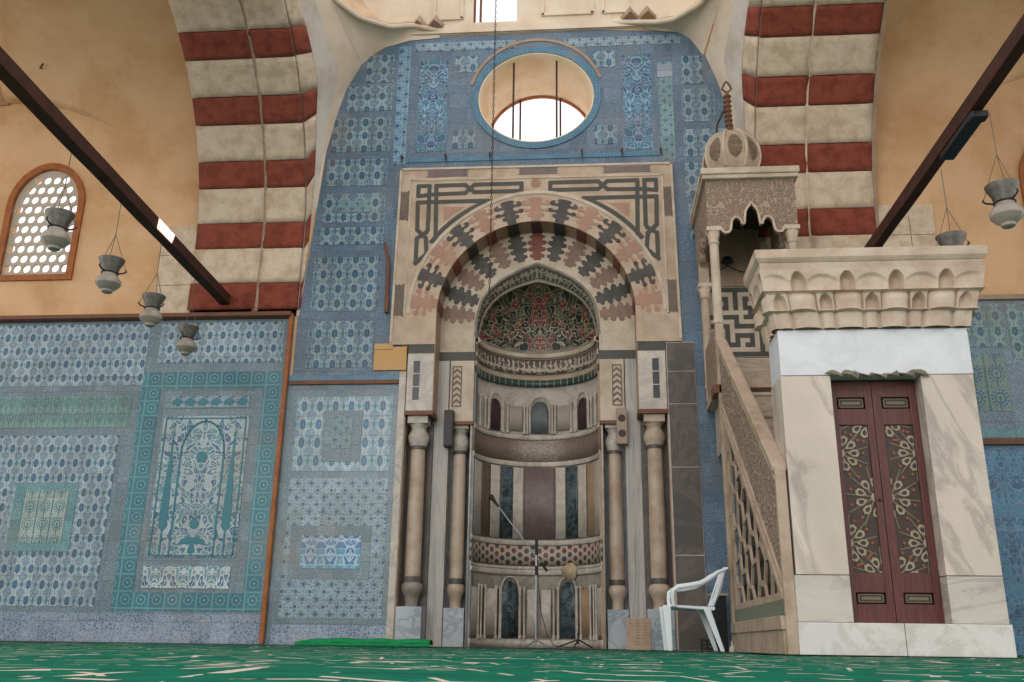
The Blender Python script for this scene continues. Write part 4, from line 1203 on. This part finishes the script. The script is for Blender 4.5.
# balustrades
YA, YB = -3.86, -1.42
def ztop(y): return 3.27+(y+1.19)*.715
def zlow(y): return 2.35+(y+1.41)*.785
for side, xs0 in ((-1, 1.385), (1, 2.31)):
    YE = -3.88 if side < 0 else -3.49; YA = -3.86 if side < 0 else -3.49
    xa, xb = xs0, xs0+.075
    xo = xa-.012 if side < 0 else xb+.012
    mb = MB(); mb.prism([(YA, 0), (-1.3, 0), (-1.3, .17), (YA, .17)], xa-.02, xb+.02, 'yz')
    bal = mp('balustrade', mb, M_rail, smooth=0, bevel=.004)
    mb = MB(); mb.prism([(YA-.02, .17), (-1.28, .17), (-1.28, .20), (-1.3, .27), (YA, .27), (YA-.02, .20)], xa-.035, xb+.035, 'yz'); mp('base_moulding', mb, M_rail, bal, smooth=0, bevel=.006)
    mb = MB(); mb.box(xa, xb, max(-3.82, YE), -1.38, .275, .385); mp('green_band', mb, plain('grey_green_stone', '#6f7564', .5, .15, 6, .002), bal, smooth=0)
    # carved hand rail, two mouldings and a relief between
    mb = MB(); mb.prism([(YE, zlow(YE)+.03), (-1.36, zlow(-1.36)+.03), (-1.2, ztop(-1.2)), (YE, ztop(YE))], xa+.008, xb-.008, 'yz'); mp('rail_relief', mb, M_railcarve, bal, smooth=0)
    for fa, nm in ((ztop, 'rail_cap'), (zlow, 'rail_foot')):
        sg = -1 if fa is ztop else 1
        for off, th, ex in ((0, .05, .02), (sg*.085, .025, .01)):
            mb = MB(); ya_, yb_ = YE, (-1.2 if fa is ztop else -1.36)
            mb.prism([(ya_, fa(ya_)+off-th/2), (yb_, fa(yb_)+off-th/2), (yb_, fa(yb_)+off+th/2), (ya_, fa(ya_)+off+th/2)], xa-ex, xb+ex, 'yz'); mp(nm, mb, M_rail, bal, smooth=0, bevel=.006)
    if side < 0: mp('newel', MB().prism([(-3.905, 0), (-3.86, 0), (-3.86, ztop(-3.88)+.02), (-3.905, ztop(-3.88))], xa-.004, xb+.003, 'yz'), M_rail, bal, smooth=0, bevel=.006)
    # pierced triangular panel
    ye_ = YE+.01
    reg = [(ye_, .385), (-1.36, .385), (-1.36, zlow(-1.36)-.02), (ye_, max(.40, zlow(ye_)-.02))]
    inn = [(max(ye_, -3.62), .44), (-1.47, .44), (-1.47, zlow(-1.47)-.13), (max(ye_, -3.62), max(.45, zlow(-3.62)-.13))]
    seeds = []
    for i in range(8):
        for j in range(8):
            cy_ = -3.55+i*.30; cz_ = .42+j*.30+(.15 if i % 2 else 0)
            seeds.append((cy_+.05*sin(3*i+5*j), cz_+.05*cos(4*i+2*j)))
    hl = []
    for i, (py_, pz_) in enumerate(seeds):
        poly = list(inn)
        cons = []
        for j, (qy, qz) in enumerate(seeds):
            if i == j or (qy-py_)**2+(qz-pz_)**2 > .8: continue
            dy_, dz_ = qy-py_, qz-pz_; L_ = sqrt(dy_*dy_+dz_*dz_)
            cons.append((-dy_/L_, -dz_/L_, ((qy+py_)/2*dy_+(qz+pz_)/2*dz_)/L_-.022))
        cons += [(0, 1, -.44), (-1, 0, -1.47), (.617, -.787, 0)]
        for (a_, b_, c_) in cons:
            if (a_, b_) == (.617, -.787):
                f_ = lambda p: (zlow(p[0])-.13-p[1])*.787
            else:
                f_ = lambda p, a_=a_, b_=b_, c_=c_: a_*p[0]+b_*p[1]+c_
            out = []
            for k in range(len(poly)):
                A_, B_ = poly[k-1], poly[k]; fa_, fb_ = f_(A_), f_(B_)
                if fa_*fb_ < 0: t = fa_/(fa_-fb_); out.append((lerp(A_[0], B_[0], t), lerp(A_[1], B_[1], t)))
                if fb_ >= 0: out.append(B_)
            poly = out
            if len(poly) < 3: break
        if len(poly) < 3: continue
        ar = abs(sum(poly[k-1][0]*poly[k][1]-poly[k][0]*poly[k-1][1] for k in range(len(poly))))/2
        # drop doubled corners
        pp = [poly[k] for k in range(len(poly)) if (poly[k][0]-poly[k-1][0])**2+(poly[k][1]-poly[k-1][1])**2 > 4e-5]
        if ar > .004 and len(pp) >= 3 and min(p[0] for p in pp) > ye_+.03: hl.append(pp)
    mb = MB(); mb.shape(reg, hl, *((xa+.004, xa+.024) if side < 0 else (xb-.024, xb-.004)), 'yz'); mp('pierced_panel', mb, M_rail, bal, smooth=0)
    xm = xs0+.0375
    mb = MB(); mb.prism([(-3.6, .05), (-1.45, .05), (-1.45, zlow(-1.45)-.08), (-3.6, .42)], xm+.03*(1 if side < 0 else -1), xm+.036*(1 if side < 0 else -1), 'yz'); mp('shade_backing', mb, M_dgrey, bal, smooth=0)  # dark sheet painting the shaded stair interior behind the openings
# canopy pavilion
KX0, KX1, KY0, KY1 = 1.37, 2.33, -1.27, -.12
for (x, y) in ((KX0+.045, KY0+.03), (KX1-.045, KY0+.03), (KX0+.045, KY1-.1), (KX1-.045, KY1-.1)):
    front = y < -1; z0 = .02 if front else 2.75
    mb = MB(); mb.box(x-.045, x+.045, y-.05, y+.05, z0, 3.42 if front else 2.95)
    post = mp('canopy_post', mb, M_rail, smooth=0, bevel=.008)
    zt = 4.56 if front else 4.28
    mb = MB(); mb.lathe((x, y, 0), [(.06, 3.42 if front else 2.95), (.052, 3.5 if front else 3.05), (.05, zt-.2), (.062, zt-.19), (.062, zt-.17)], 16); mp('shaft', mb, M_framel if front else M_rail, post)
    mb = MB(); mb.lathe((x, y, 0), [(.056, zt-.17), (.06, zt-.12), (.078, zt-.06), (.08, zt-.04)], 8); mb.box(x-.08, x+.08, y-.08, y+.08, zt-.05, zt)
    mp('capital', mb, M_cornice, post)
    if not front:
        mb = MB(); mb.box(x-.06, x+.06, y-.07, y+.07, zt, zt+.28); mp('impost_block', mb, M_rail, post, smooth=0, bevel=.008)
mbox('platform_edge', KX0-.0, KX1, KY0+.06, KY1, 2.70, 2.80, M_rail)
mbox('platform_bracket', KX0-.05, KX0+.06, KY0-.02, KY0+.25, 2.62, 2.72, M_wood2)
for x in (KX0+.01, KX1-.06): mbox('side_parapet', x, x+.05, KY0+.08, KY1-.1, 2.80, 3.42, M_carve)
# front and side panels of the canopy with lobed openings
cxk = (KX0+KX1)/2
def lobes(c, hw, zb):
    half = [(hw, zb)]
    half += [(.295+.055*cos(t), zb-.01+.065*sin(t)) for t in [-pi*k/8 for k in range(0, 9)]]
    half += [(.175-.06*cos(t)*-1, zb+.03+.085*sin(t)) for t in [pi*k/8 for k in range(0, 9)]]
    half += [(.10+.016*cos(t), zb+.06+.03*sin(t)) for t in [-pi*k/4 for k in range(0, 5)]]
    half += [(.078, zb+.12), (.072, zb+.18), (.05, zb+.225), (.022, zb+.255)]
    return [(c-a, b) for a, b in half]+[(c, zb+.30)]+[(c+a, b) for a, b in reversed(half)]
mb = MB(); mb.shape([(KX0-.02, 4.56)]+lobes(cxk, .36, 4.56)+[(KX1+.02, 4.56), (KX1+.02, 5.14), (KX0-.02, 5.14)], [], KY0-.03, KY0+.05)
can = mp('canopy_front', mb, M_carve, smooth=0)
mb = MB(); ml = lobes(cxk, .36, 4.56); mb.tube([(a, KY0-.03, b) for a, b in ml], .014, 6); mp('lobed_arch_moulding', mb, M_cornice, can)
for x in (KX0-.02, KX1-.05):
    mb = MB(); mb.shape([(KY0+.051, 4.56)]+[(a, b-.28 if False else b) for a, b in lobes((KY0+KY1)/2, .36, 4.56)]+[(KY1, 4.56), (KY1, 5.14), (KY0+.051, 5.14)], [], x, x+.07, 'yz'); mp('canopy_side', mb, M_carve, can, smooth=0)
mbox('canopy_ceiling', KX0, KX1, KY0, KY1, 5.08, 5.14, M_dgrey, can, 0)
mbox('canopy_cornice', KX0-.06, KX1+.06, KY0-.09, KY1+.1, 5.14, 5.19, M_framel, can, .008)
mbox('canopy_cornice', KX0-.075, KX1+.075, KY0-.11, KY1+.1, 5.19, 5.27, M_framel, can, .012)
# dome
DCX, DCY = 1.765, -.70
prof = [(.33, 5.27), (.33, 5.38), (.24, 5.40), (.235, 5.47), (.285, 5.52), (.335, 5.62), (.35, 5.72), (.335, 5.84), (.28, 5.96), (.19, 6.05), (.10, 6.09), (.05, 6.11)]
mb = MB(); mb.lathe((DCX, DCY, 0), prof, 8, a0=pi/8, a1=pi/8+2*pi); dome = mp('dome', mb, M_rail, smooth=20)
for k in range(8):
    a0 = pi/8+k*pi/4; mb = MB()
    def fn(u, v, a0=a0):
        # elliptical medallion laid on one facet
        th = u*2*pi; r = v; tt = .5+.33*r*cos(th); zz_ = 5.77+.17*r*sin(th)*(1.0)
        rr_ = 0.35
        for (r0_, z0_), (r1_, z1_) in zip(prof, prof[1:]):
            if z0_ <= zz_ <= z1_ and z1_ > z0_: rr_ = lerp(r0_, r1_, (zz_-z0_)/(z1_-z0_))
        A_ = Vector((cos(a0), sin(a0))); B_ = Vector((cos(a0+pi/4), sin(a0+pi/4)))
        P_ = A_.lerp(B_, tt)*(rr_+.008*(1-r**4)+.001)
        return (DCX+P_.x, DCY+P_.y, zz_)
    mb.grid(fn, 20, 5); mp('medallion', mb, M_medal, dome, smooth=60)
    mb = MB(); mb.tube([(DCX+(r_+.004)*cos(a0), DCY+(r_+.004)*sin(a0), z_) for r_, z_ in prof[4:-1]], .016, 6); mp('dome_rib', mb, M_framel, dome)
mb = MB(); pr = [(.03, 6.09)]
for i in range(8):
    z = 6.12+i*.068; pr += [(.03, z), (.05, z+.02), (.05, z+.035), (.03, z+.055)]
pr += [(.022, 6.67), (.022, 6.70), (.0, 6.71)]
mb.lathe((DCX, DCY, 0), pr, 12); fin = mp('finial', mb, M_wood2)
mb = MB(); mb.tube([(DCX, DCY, 6.68), (DCX-.06, DCY, 6.74), (DCX-.03, DCY, 6.81), (DCX, DCY, 6.85), (DCX+.03, DCY, 6.81), (DCX+.06, DCY, 6.74)], .014, 6, True); mp('finial_ring', mb, M_wood2, fin)
mb = MB(); mb.tube([(DCX-.04, DCY, 6.45), (DCX-.14, DCY+.02, 6.25), (DCX-.17, DCY+.02, 6.02)], .014, 6); mp('finial_stay', mb, M_iron, fin)
# square Kufic inlay panel on the wall behind the pulpit
kp = [(1.42, 3.4), (2.26, 3.4), (2.26, 4.32), (1.42, 4.32)]
mb = MB(); mb.prism(kp, -.03, .02); kuf = mp('kufic_panel', mb, M_framel, smooth=0)
KU = ["11111111111111",
      "10000010000001",
      "10111010111101",
      "10101010100101",
      "10111010110101",
      "10000000010001",
      "11111110111111",
      "00000010000001",
      "11111011111101",
      "10001000000101",
      "10101011110101",
      "10101010010101",
      "10101110110101",
      "10100000000101",
      "11111111111111"]
mb = MB(); cw = .82/14; ch = .9/15
for r, row in enumerate(KU):
    for c, q in enumerate(row):
        if q == '1': mb.box(1.43+c*cw, 1.43+(c+1)*cw-.0, -.036, -.029, 4.31-(r+1)*ch, 4.31-r*ch)
mp('kufic_inlay', mb, M_darkgreen, kuf, smooth=0)
mbox('back_wall_slab', 1.42, 2.28, -.035, .02, 3.2, 3.39, M_step, bev=0); mbox('back_wall_lunette', 1.42, 2.28, -.03, .02, 4.33, 5.1, M_groove, bev=0)

# ================================================================== LOOSE THINGS
# plastic armchair
ch_ = thing('plastic_chair', 'white plastic armchair seen from its side, on the carpet beside the pulpit', 'chair', (.97, -1.25, 0))
ch_rot = radians(8)
CHX, CHY = .97, -1.25
def cp(name, mb, **k): return obj(name, mb, M_plastic, ch_, **k)
def w(x, y, z): return (CHX+x, CHY+y, z)
mb = MB(); mb.grid(lambda u, v: w(lerp(-.24, .20, u), lerp(-.21, .21, v), .425-.03*sin(pi*v)*sin(pi*min(1, u*1.2))-.02*u), 10, 10); cp('seat', mb, solid=.012, smooth=70)
mb = MB(); mb.tube([w(-.25, -.22, .415), w(-.25, .22, .415), w(.2, .22, .40), w(.2, -.22, .40)], .018, 8, True); cp('seat_rim', mb)
for s in (-1, 1):
    def leg(P0, P1, w0, w1, nm='leg'):
        mb = MB(); a, b = Vector(w(*P0)), Vector(w(*P1)); v = []
        for p, h in ((a, w0), (b, w1)):
            v += [(p.x-h, p.y-h*.6, p.z), (p.x+h, p.y-h*.6, p.z), (p.x+h, p.y+h*.6, p.z), (p.x-h, p.y+h*.6, p.z)]
        mb.add(v, [(0,3,2,1), (4,5,6,7), (0,1,5,4), (1,2,6,5), (2,3,7,6), (3,0,4,7)]); cp(nm, mb, smooth=0, bevel=.008)
    leg((-.235, s*.235, .0), (-.255, s*.225, .425), .022, .04)
    leg((.265, s*.235, .0), (.13, s*.215, .41), .02, .035)
    mb = MB(); v = []
    pth = [(-.185, .42, .0), (-.195, .50, .01), (-.185, .565, .02), (-.14, .60, .025), (-.02, .615, .03), (.08, .635, .02), (.17, .68, .0), (.25, .74, -.01), (.36, .785, -.02)]
    mb.tube([w(x, s*(.235+o), z) for x, z, o in pth], [.02, .02, .024, .027, .027, .027, .024, .02, .012], 10); cp('armrest', mb)
mb = MB()
for k in range(7):
    yy = -.17+k*.057; hwk = .018
    mb.grid(lambda u, v: w(.19+.14*v+.02*sin(pi*v)+.03*(1-((yy-hwk+2*hwk*u)/.2)**2)*0, yy-hwk+2*hwk*u, lerp(.40, .76, v)), 2, 8)
mb.grid(lambda u, v: w(.325+.03*v, -.21+.42*u, .74+.05*v+.02*sin(pi*u)), 12, 3); mb.grid(lambda u, v: w(.19+.02*v, -.21+.42*u, .39+.05*v), 12, 3)
for s in (-1, 1): mb.grid(lambda u, v: w(.19+.145*v, s*.21-.025*s*u, lerp(.4, .77, v)), 2, 6)
cp('backrest', mb, solid=.012, smooth=60)
# rotate the chair a little about its own base
ch_.rotation_euler = (0, 0, radians(0.5))

# microphone stand
mx, my = -.63, -.35
mic = thing('microphone_stand', 'steel boom microphone stand before the prayer niche, microphone raised to the left', 'microphone stand', (mx, my, 0))
mb = MB(); mb.tube([(mx, my, .05), (mx, my, 1.14)], .009, 8); obj('pole', mb, M_steel, mic)
mb = MB(); mb.tube([(mx, my, .62), (mx, my, 1.06)], .012, 8); obj('pole_sleeve', mb, M_steel, mic)
mb = MB(); mb.tube([(mx, my, .78), (mx, my, .88)], .018, 8); obj('collar', mb, M_blk, mic)
mb = MB(); mb.tube([(mx, my, 1.0), (mx, my, 1.17)], .018, 8); obj('clutch', mb, M_blk, mic)
for a in (.4, 2.5, 4.6):
    mb = MB(); mb.tube([(mx, my, .09), (mx+.16*cos(a), my+.16*sin(a), .012)], .008, 6); obj('leg', mb, M_steel, mic)
p0, p1 = Vector((-1.10, my, 1.58)), Vector((-.52, my, .84))
mb = MB(); mb.tube([p0, p1], .008, 8); boom = obj('boom_arm', mb, M_steel, mic)
mb = MB(); dd = (p1-p0).normalized(); mb.tube([p1-dd*.1, p1+dd*.02], .016, 8); obj('counterweight', mb, M_blk, boom)
mb = MB(); mb.tube([p0+dd*.05, p0-dd*.02, p0-dd*.05, p0-dd*.10, p0-dd*.13], [.012, .018, .024, .032, .012], 12); obj('microphone', mb, M_blk, mic)
mb = MB(); cb = [(mx+.01, my, 1.05), (mx+.02, my-.01, .7), (mx+.05, my-.02, .4), (mx+.12, my-.03, .15), (mx+.2, my-.04, .03), (mx+.35, my-.04, .015), (mx+.5, my+.03, .012)]
mb.tube(cb, .005, 6); obj('cable', mb, M_blk, mic)
# small folded tripod on the carpet
tx, ty = -.17, -.3
tr = thing('floor_tripod', 'low black tripod foot lying open on the carpet right of the microphone stand', 'tripod', (tx, ty, 0))
for a, L in ((.15, .16), (3.2, .24), (4.4, .15)):
    mb = MB(); mb.tube([(tx, ty, .10), (tx+L*cos(a), ty+L*sin(a)*.7, .012)], .009, 6); obj('leg', mb, M_blk, tr)
mb = MB(); mb.tube([(tx, ty, .05), (tx, ty, .17)], .010, 8); obj('stem', mb, M_blk, tr)

# tie beams
def beam(name, p, q, wd, ht, label):
    p, q = Vector(p), Vector(q); d = (q-p).normalized(); s = d.cross(Vector((0, 0, 1))).normalized()*wd/2; h = Vector((0, 0, ht))
    mb = MB(); v = []
    n = 12
    for i in range(n+1):
        c = p.lerp(q, i/n); wob = .004*sin(i*2.1)
        v += [tuple(c-s+Vector((0, 0, wob))), tuple(c+s+Vector((0, 0, wob))), tuple(c+s+h), tuple(c-s+h)]
    f = [(0, 3, 2, 1), (4*n, 4*n+1, 4*n+2, 4*n+3)]
    for i in range(n):
        for k in range(4): f.append((4*i+k, 4*i+(k+1) % 4, 4*i+4+(k+1) % 4, 4*i+4+k))
    mb.add(v, f)
    return single(name, mb, M_wood, label, 'beam', tuple(p), 'wooden tie beams across the side arches', smooth=0, bevel=.008)
BL0, BL1 = (-4.72, -.02, 4.18), (-4.46, -6.2, 4.18)
beam('tie_beam', BL0, BL1, .13, .135, 'long dark wooden tie beam on the left, with milk glass lanterns hung below')
BR0, BR1 = (3.12, -.0, 4.18), (3.13, -6.2, 4.18)
beam('tie_beam', BR0, BR1, .10, .14, 'long dark wooden tie beam on the right, behind the pulpit portal')
mb = MB(); mb.box(3.08, 3.20, -4.2, -3.5, 4.12, 4.175); mb.box(3.075, 3.205, -4.25, -4.15, 4.10, 4.16)
single('beam_box', mb, M_blk, 'black oblong box fixed beneath the right tie beam', 'box', (3.13, -3.8, 4.10), smooth=0, bevel=.01)

# lanterns
def lantern(x, y, ztop, label, zb=4.20, group='milk glass lanterns hanging from the tie beams', tilt=0.0, proto=[None]):
    if proto[0] is None:
        L = thing('hanging_lantern', label, 'lantern', (0, 0, 0), group)
        mb = MB(); mb.lathe((0, 0, 0), [(0, -.0), (.035, .0), (.05, .01), (.055, .03), (.09, .055), (.118, .09), (.118, .125), (.09, .165), (.07, .185), (.07, .2)], 28); obj('glass_bowl', mb, M_glass, L)
        mb = MB(); mb.lathe((0, 0, 0), [(.068, .19), (.072, .2), (.085, .26), (.12, .335), (.124, .35), (.118, .35), (.082, .265), (.066, .2)], 28); obj('tin_collar', mb, M_tin, L)
        mb = MB(); mb.tube([(.075*cos(i*pi/8), .075*sin(i*pi/8), .205) for i in range(16)], .008, 6, True)
        for k in range(3):
            a = k*2*pi/3+.3; mb.tube([(.075*cos(a), .075*sin(a), .205), (.125*cos(a), .125*sin(a), .215), (.15*cos(a), .15*sin(a), .235), (.14*cos(a), .14*sin(a), .25)], .008, 6)
        obj('hook_ring', mb, M_iron, L)
        for k in range(3):
            a = k*2*pi/3+.3; mb = MB(); mb.tube([(.14*cos(a), .14*sin(a), .245), (0, 0, .62)], .0035, 5); obj('wire', mb, M_wire, L)
        mb = MB(); mb.tube([(0, 0, .62), (0, 0, zb-(ztop-.35))], .004, 5); obj('wire', mb, M_wire, L)
        proto[0] = L; r = L
    else:
        r = proto[0].copy(); C.objects.link(r)
        for c_ in list(proto[0].children):
            k = c_.copy(); C.objects.link(k); k.parent = r
        r['label'] = label
    r.location = (x, y, ztop-.35); r.rotation_euler = (0, 0, tilt)
    return r
lantern(-4.73, -1.0, 3.56, 'milk glass lantern nearest the qibla wall below the left beam, over the tiles', tilt=.2)
lantern(-4.69, -2.0, 3.57, 'second milk glass lantern from the wall below the left beam', tilt=1.5)
lantern(-4.65, -3.0, 3.57, 'third milk glass lantern from the wall, right of the arched grille window', tilt=.0)
lantern(-4.61, -4.0, 3.58, 'milk glass lantern in front of the left arched grille window', tilt=.1)
lantern(-4.60, -5.3, 3.58, 'leftmost lantern below the left beam, only its wire in the picture')
lantern(3.16, -4.35, 3.43, 'milk glass lantern at the far right under the right beam', tilt=.5)
lantern(3.10, -3.45, 3.42, 'milk glass lantern half hidden by the pulpit cornice, tin rim visible', tilt=.9)
lantern(3.12, -2.5, 3.42, 'lantern hidden behind the pulpit cornice, hanging from right beam')

# long chain in front of the niche
mb = MB(); z = 4.15; k = 0
while z < 9.0:
    a = (k % 2)*pi/2; ux, uy = cos(a), sin(a)
    mb.tube([(.012*ux*cos(t*pi/3), .012*uy*cos(t*pi/3), z+.03+.032*sin(t*pi/3)) for t in range(6)], .0045, 4, True); z += .052; k += 1
mb.tube([(0, 0, 4.16), (0, 0, 4.06), (.02, 0, 4.03), (.035, 0, 4.06)], .006, 5)
mb.v = [(x-1.22, y-.45, zz_) for x, y, zz_ in mb.v]
single('hanging_chain', mb, M_iron, 'long thin iron chain hanging down in front of the round window and arch', 'chain', (-1.22, -.45, 4.03))
# loudspeakers beside the inner capitals
mb = MB(); mb.box(X(-1.145), X(-1.03), .17, .28, 2.36, 2.82)
sp = thing('loudspeaker', 'dark brown column loudspeaker on the pier left of the niche', 'loudspeaker', (X(-1.09), .22, 2.36))
obj('cabinet', mb, M_wood2 if False else plain('dark_speaker_wood', '#3a2c25', .6, .2, 8, .002), sp, smooth=0, bevel=.006)
mb = MB(); mb.box(X(-1.13), X(-1.045), .163, .171, 2.38, 2.80); obj('grille', mb, M_blk, sp, smooth=0)
sp = thing('loudspeaker', 'pale column loudspeaker with two dark round cones right of the niche', 'loudspeaker', (X(1.06), .22, 2.38))
mb = MB(); mb.box(X(.995), X(1.125), .17, .28, 2.38, 2.83); obj('cabinet', mb, plain('pale_speaker_front', '#9a8674', .6, .15, 8, .002), sp, smooth=0, bevel=.006)
for zc in (2.51, 2.70):
    mb = MB(); mb.v = []; 
    mb.prism(circ(X(1.06), zc, .045, 20), .163, .171); obj('cone', mb, plain('dark_cone', '#3a2420', .6, .2, 20, .002), sp, smooth=0)
# cardboard notice leaning on the pier
mb = MB(); mb.box(.37, .635, -.05, -.04, .0, .34)
nt_ = thing('cardboard_notice', 'brown cardboard notice with handwritten lines, standing between the right columns', 'notice', (.5, -.045, 0))
obj('board', mb, M_paper, nt_, smooth=0)
mb = MB(); rr = random.Random(11)
for i in range(9):
    z = .315-i*.032
    for x_, L in ((.39, .03), (.47, .04), (.55, .07)):
        if (i == 0 and x_ > .5): continue
        if i > 1 and x_ == .39: continue
        xx = x_+rr.uniform(0, .008); n = 7
        mb.strip([(xx+L*j/n, z+rr.uniform(-.006, .006)) for j in range(n+1)], .0035, -.0515, -.05)
obj('handwriting', mb, M_ink, nt_, smooth=0)
# wooden stick with hook beside the frame
mb = MB(); mb.tube([(-2.66, -.06, 5.02), (-2.60, -.05, 4.75), (-2.585, -.05, 4.05)], [.018, .026, .028], 8)
st_ = single('wooden_prop', mb, M_wood2, 'short dark wooden bar with angled tip on the tiles left of the arch frame', 'bar', (-2.6, -.05, 4.05))
# nails over the frame
for i, x in enumerate((-2.5, -1.9, -1.3, -.07, .46, .97)):
    mb = MB(); mb.tube([(x, .01, 6.3), (x, -.08, 6.29), (x+.005, -.09, 6.17)], [.008, .014, .006], 6)
    single('iron_spike', mb, M_iron, ['first from the left', 'second from the left', 'third from the left', 'third from the right', 'second from the right', 'rightmost'][i]+' of the small iron spikes in the tiles above the arch frame', 'spike', (x, -.03, 6.17), 'iron spikes above the arch frame')
# green felt step at the foot of the left columns
mb = MB(); mb.grid(lambda u, v: (lerp(-3.35, -1.82, u), lerp(-.30, -.065, v), .03+.045*min(1, u*6)*(1-(2*v-1)**4)+.006*sin(u*23)), 40, 8)
mb.grid(lambda u, v: (lerp(-3.35, -1.82, u), -.30, lerp(-.005, .03, v)), 40, 1); 
single('folded_carpet', mb, M_greencloth, 'strip of plain bright green carpet folded against the tiles left of the columns', 'carpet', (-2.6, -.16, 0), solid=.012)
# things behind the chair
bx_ = thing('speaker_case', 'small black case with pale lid standing behind the white chair', 'case', (1.26, -.3, 0))
mb = MB(); mb.box(1.30, 1.44, -.42, -.2, 0, .57); obj('case_body', mb, M_blk, bx_, smooth=0, bevel=.006)
mb = MB(); mb.box(1.27, 1.46, -.45, -.18, .57, .60); obj('lid', mb, M_rail, bx_, smooth=0, bevel=.005)
ra = thing('wooden_crate', 'little dark slatted crate on the carpet under the white chair', 'crate', (1.2, -.5, 0))
mb = MB()
for z in (.01, .05, .09): mb.box(1.14, 1.27, -.56, -.55, z, z+.028); mb.box(1.14, 1.27, -.45, -.44, z, z+.028)
for x in (1.14, 1.20, 1.26): mb.box(x, x+.012, -.555, -.445, 0, .12)
obj('slats', mb, plain('black_brown_slats', '#2b211d', .6, .2, 12, .002), ra, smooth=0)
mb = MB(); mb.lathe((1.29, -1.75, 0), [(.03, 0), (.032, .01), (.028, .04), (.012, .055), (.008, .09), (.012, .10)], 14)
single('small_bottle', mb, M_nwhite, 'small pale bottle on the carpet at the foot of the pulpit side', 'bottle', (1.29, -1.75, 0))
# lamp inside the canopy
lp = thing('spot_lamp', 'small black spotlight with wires on the wall under the pulpit canopy', 'lamp', (1.75, -.14, 4.55))
mb = MB(); mb.lathe((1.72, -.2, 4.58), [(.0, .08), (.05, .07), (.07, .03), (.075, 0), (.02, -.01), (.02, -.05)], 14); obj('lamp_shade', mb, M_blk, lp)
mb = MB(); mb.tube([(1.45, -.1, 4.42), (1.6, -.12, 4.50), (1.72, -.14, 4.56), (1.86, -.12, 4.50), (2.1, -.1, 4.45)], .008, 6); obj('wire', mb, M_blk, lp)
# hook in the vault
mb = MB(); mb.tube([(-7.6, -.45, 7.72), (-7.6, -.5, 7.6), (-7.55, -.52, 7.58)], .012, 6)
single('vault_hook', mb, M_iron, 'small iron hook under the left side vault', 'hook', (-7.6, -.5, 7.6))
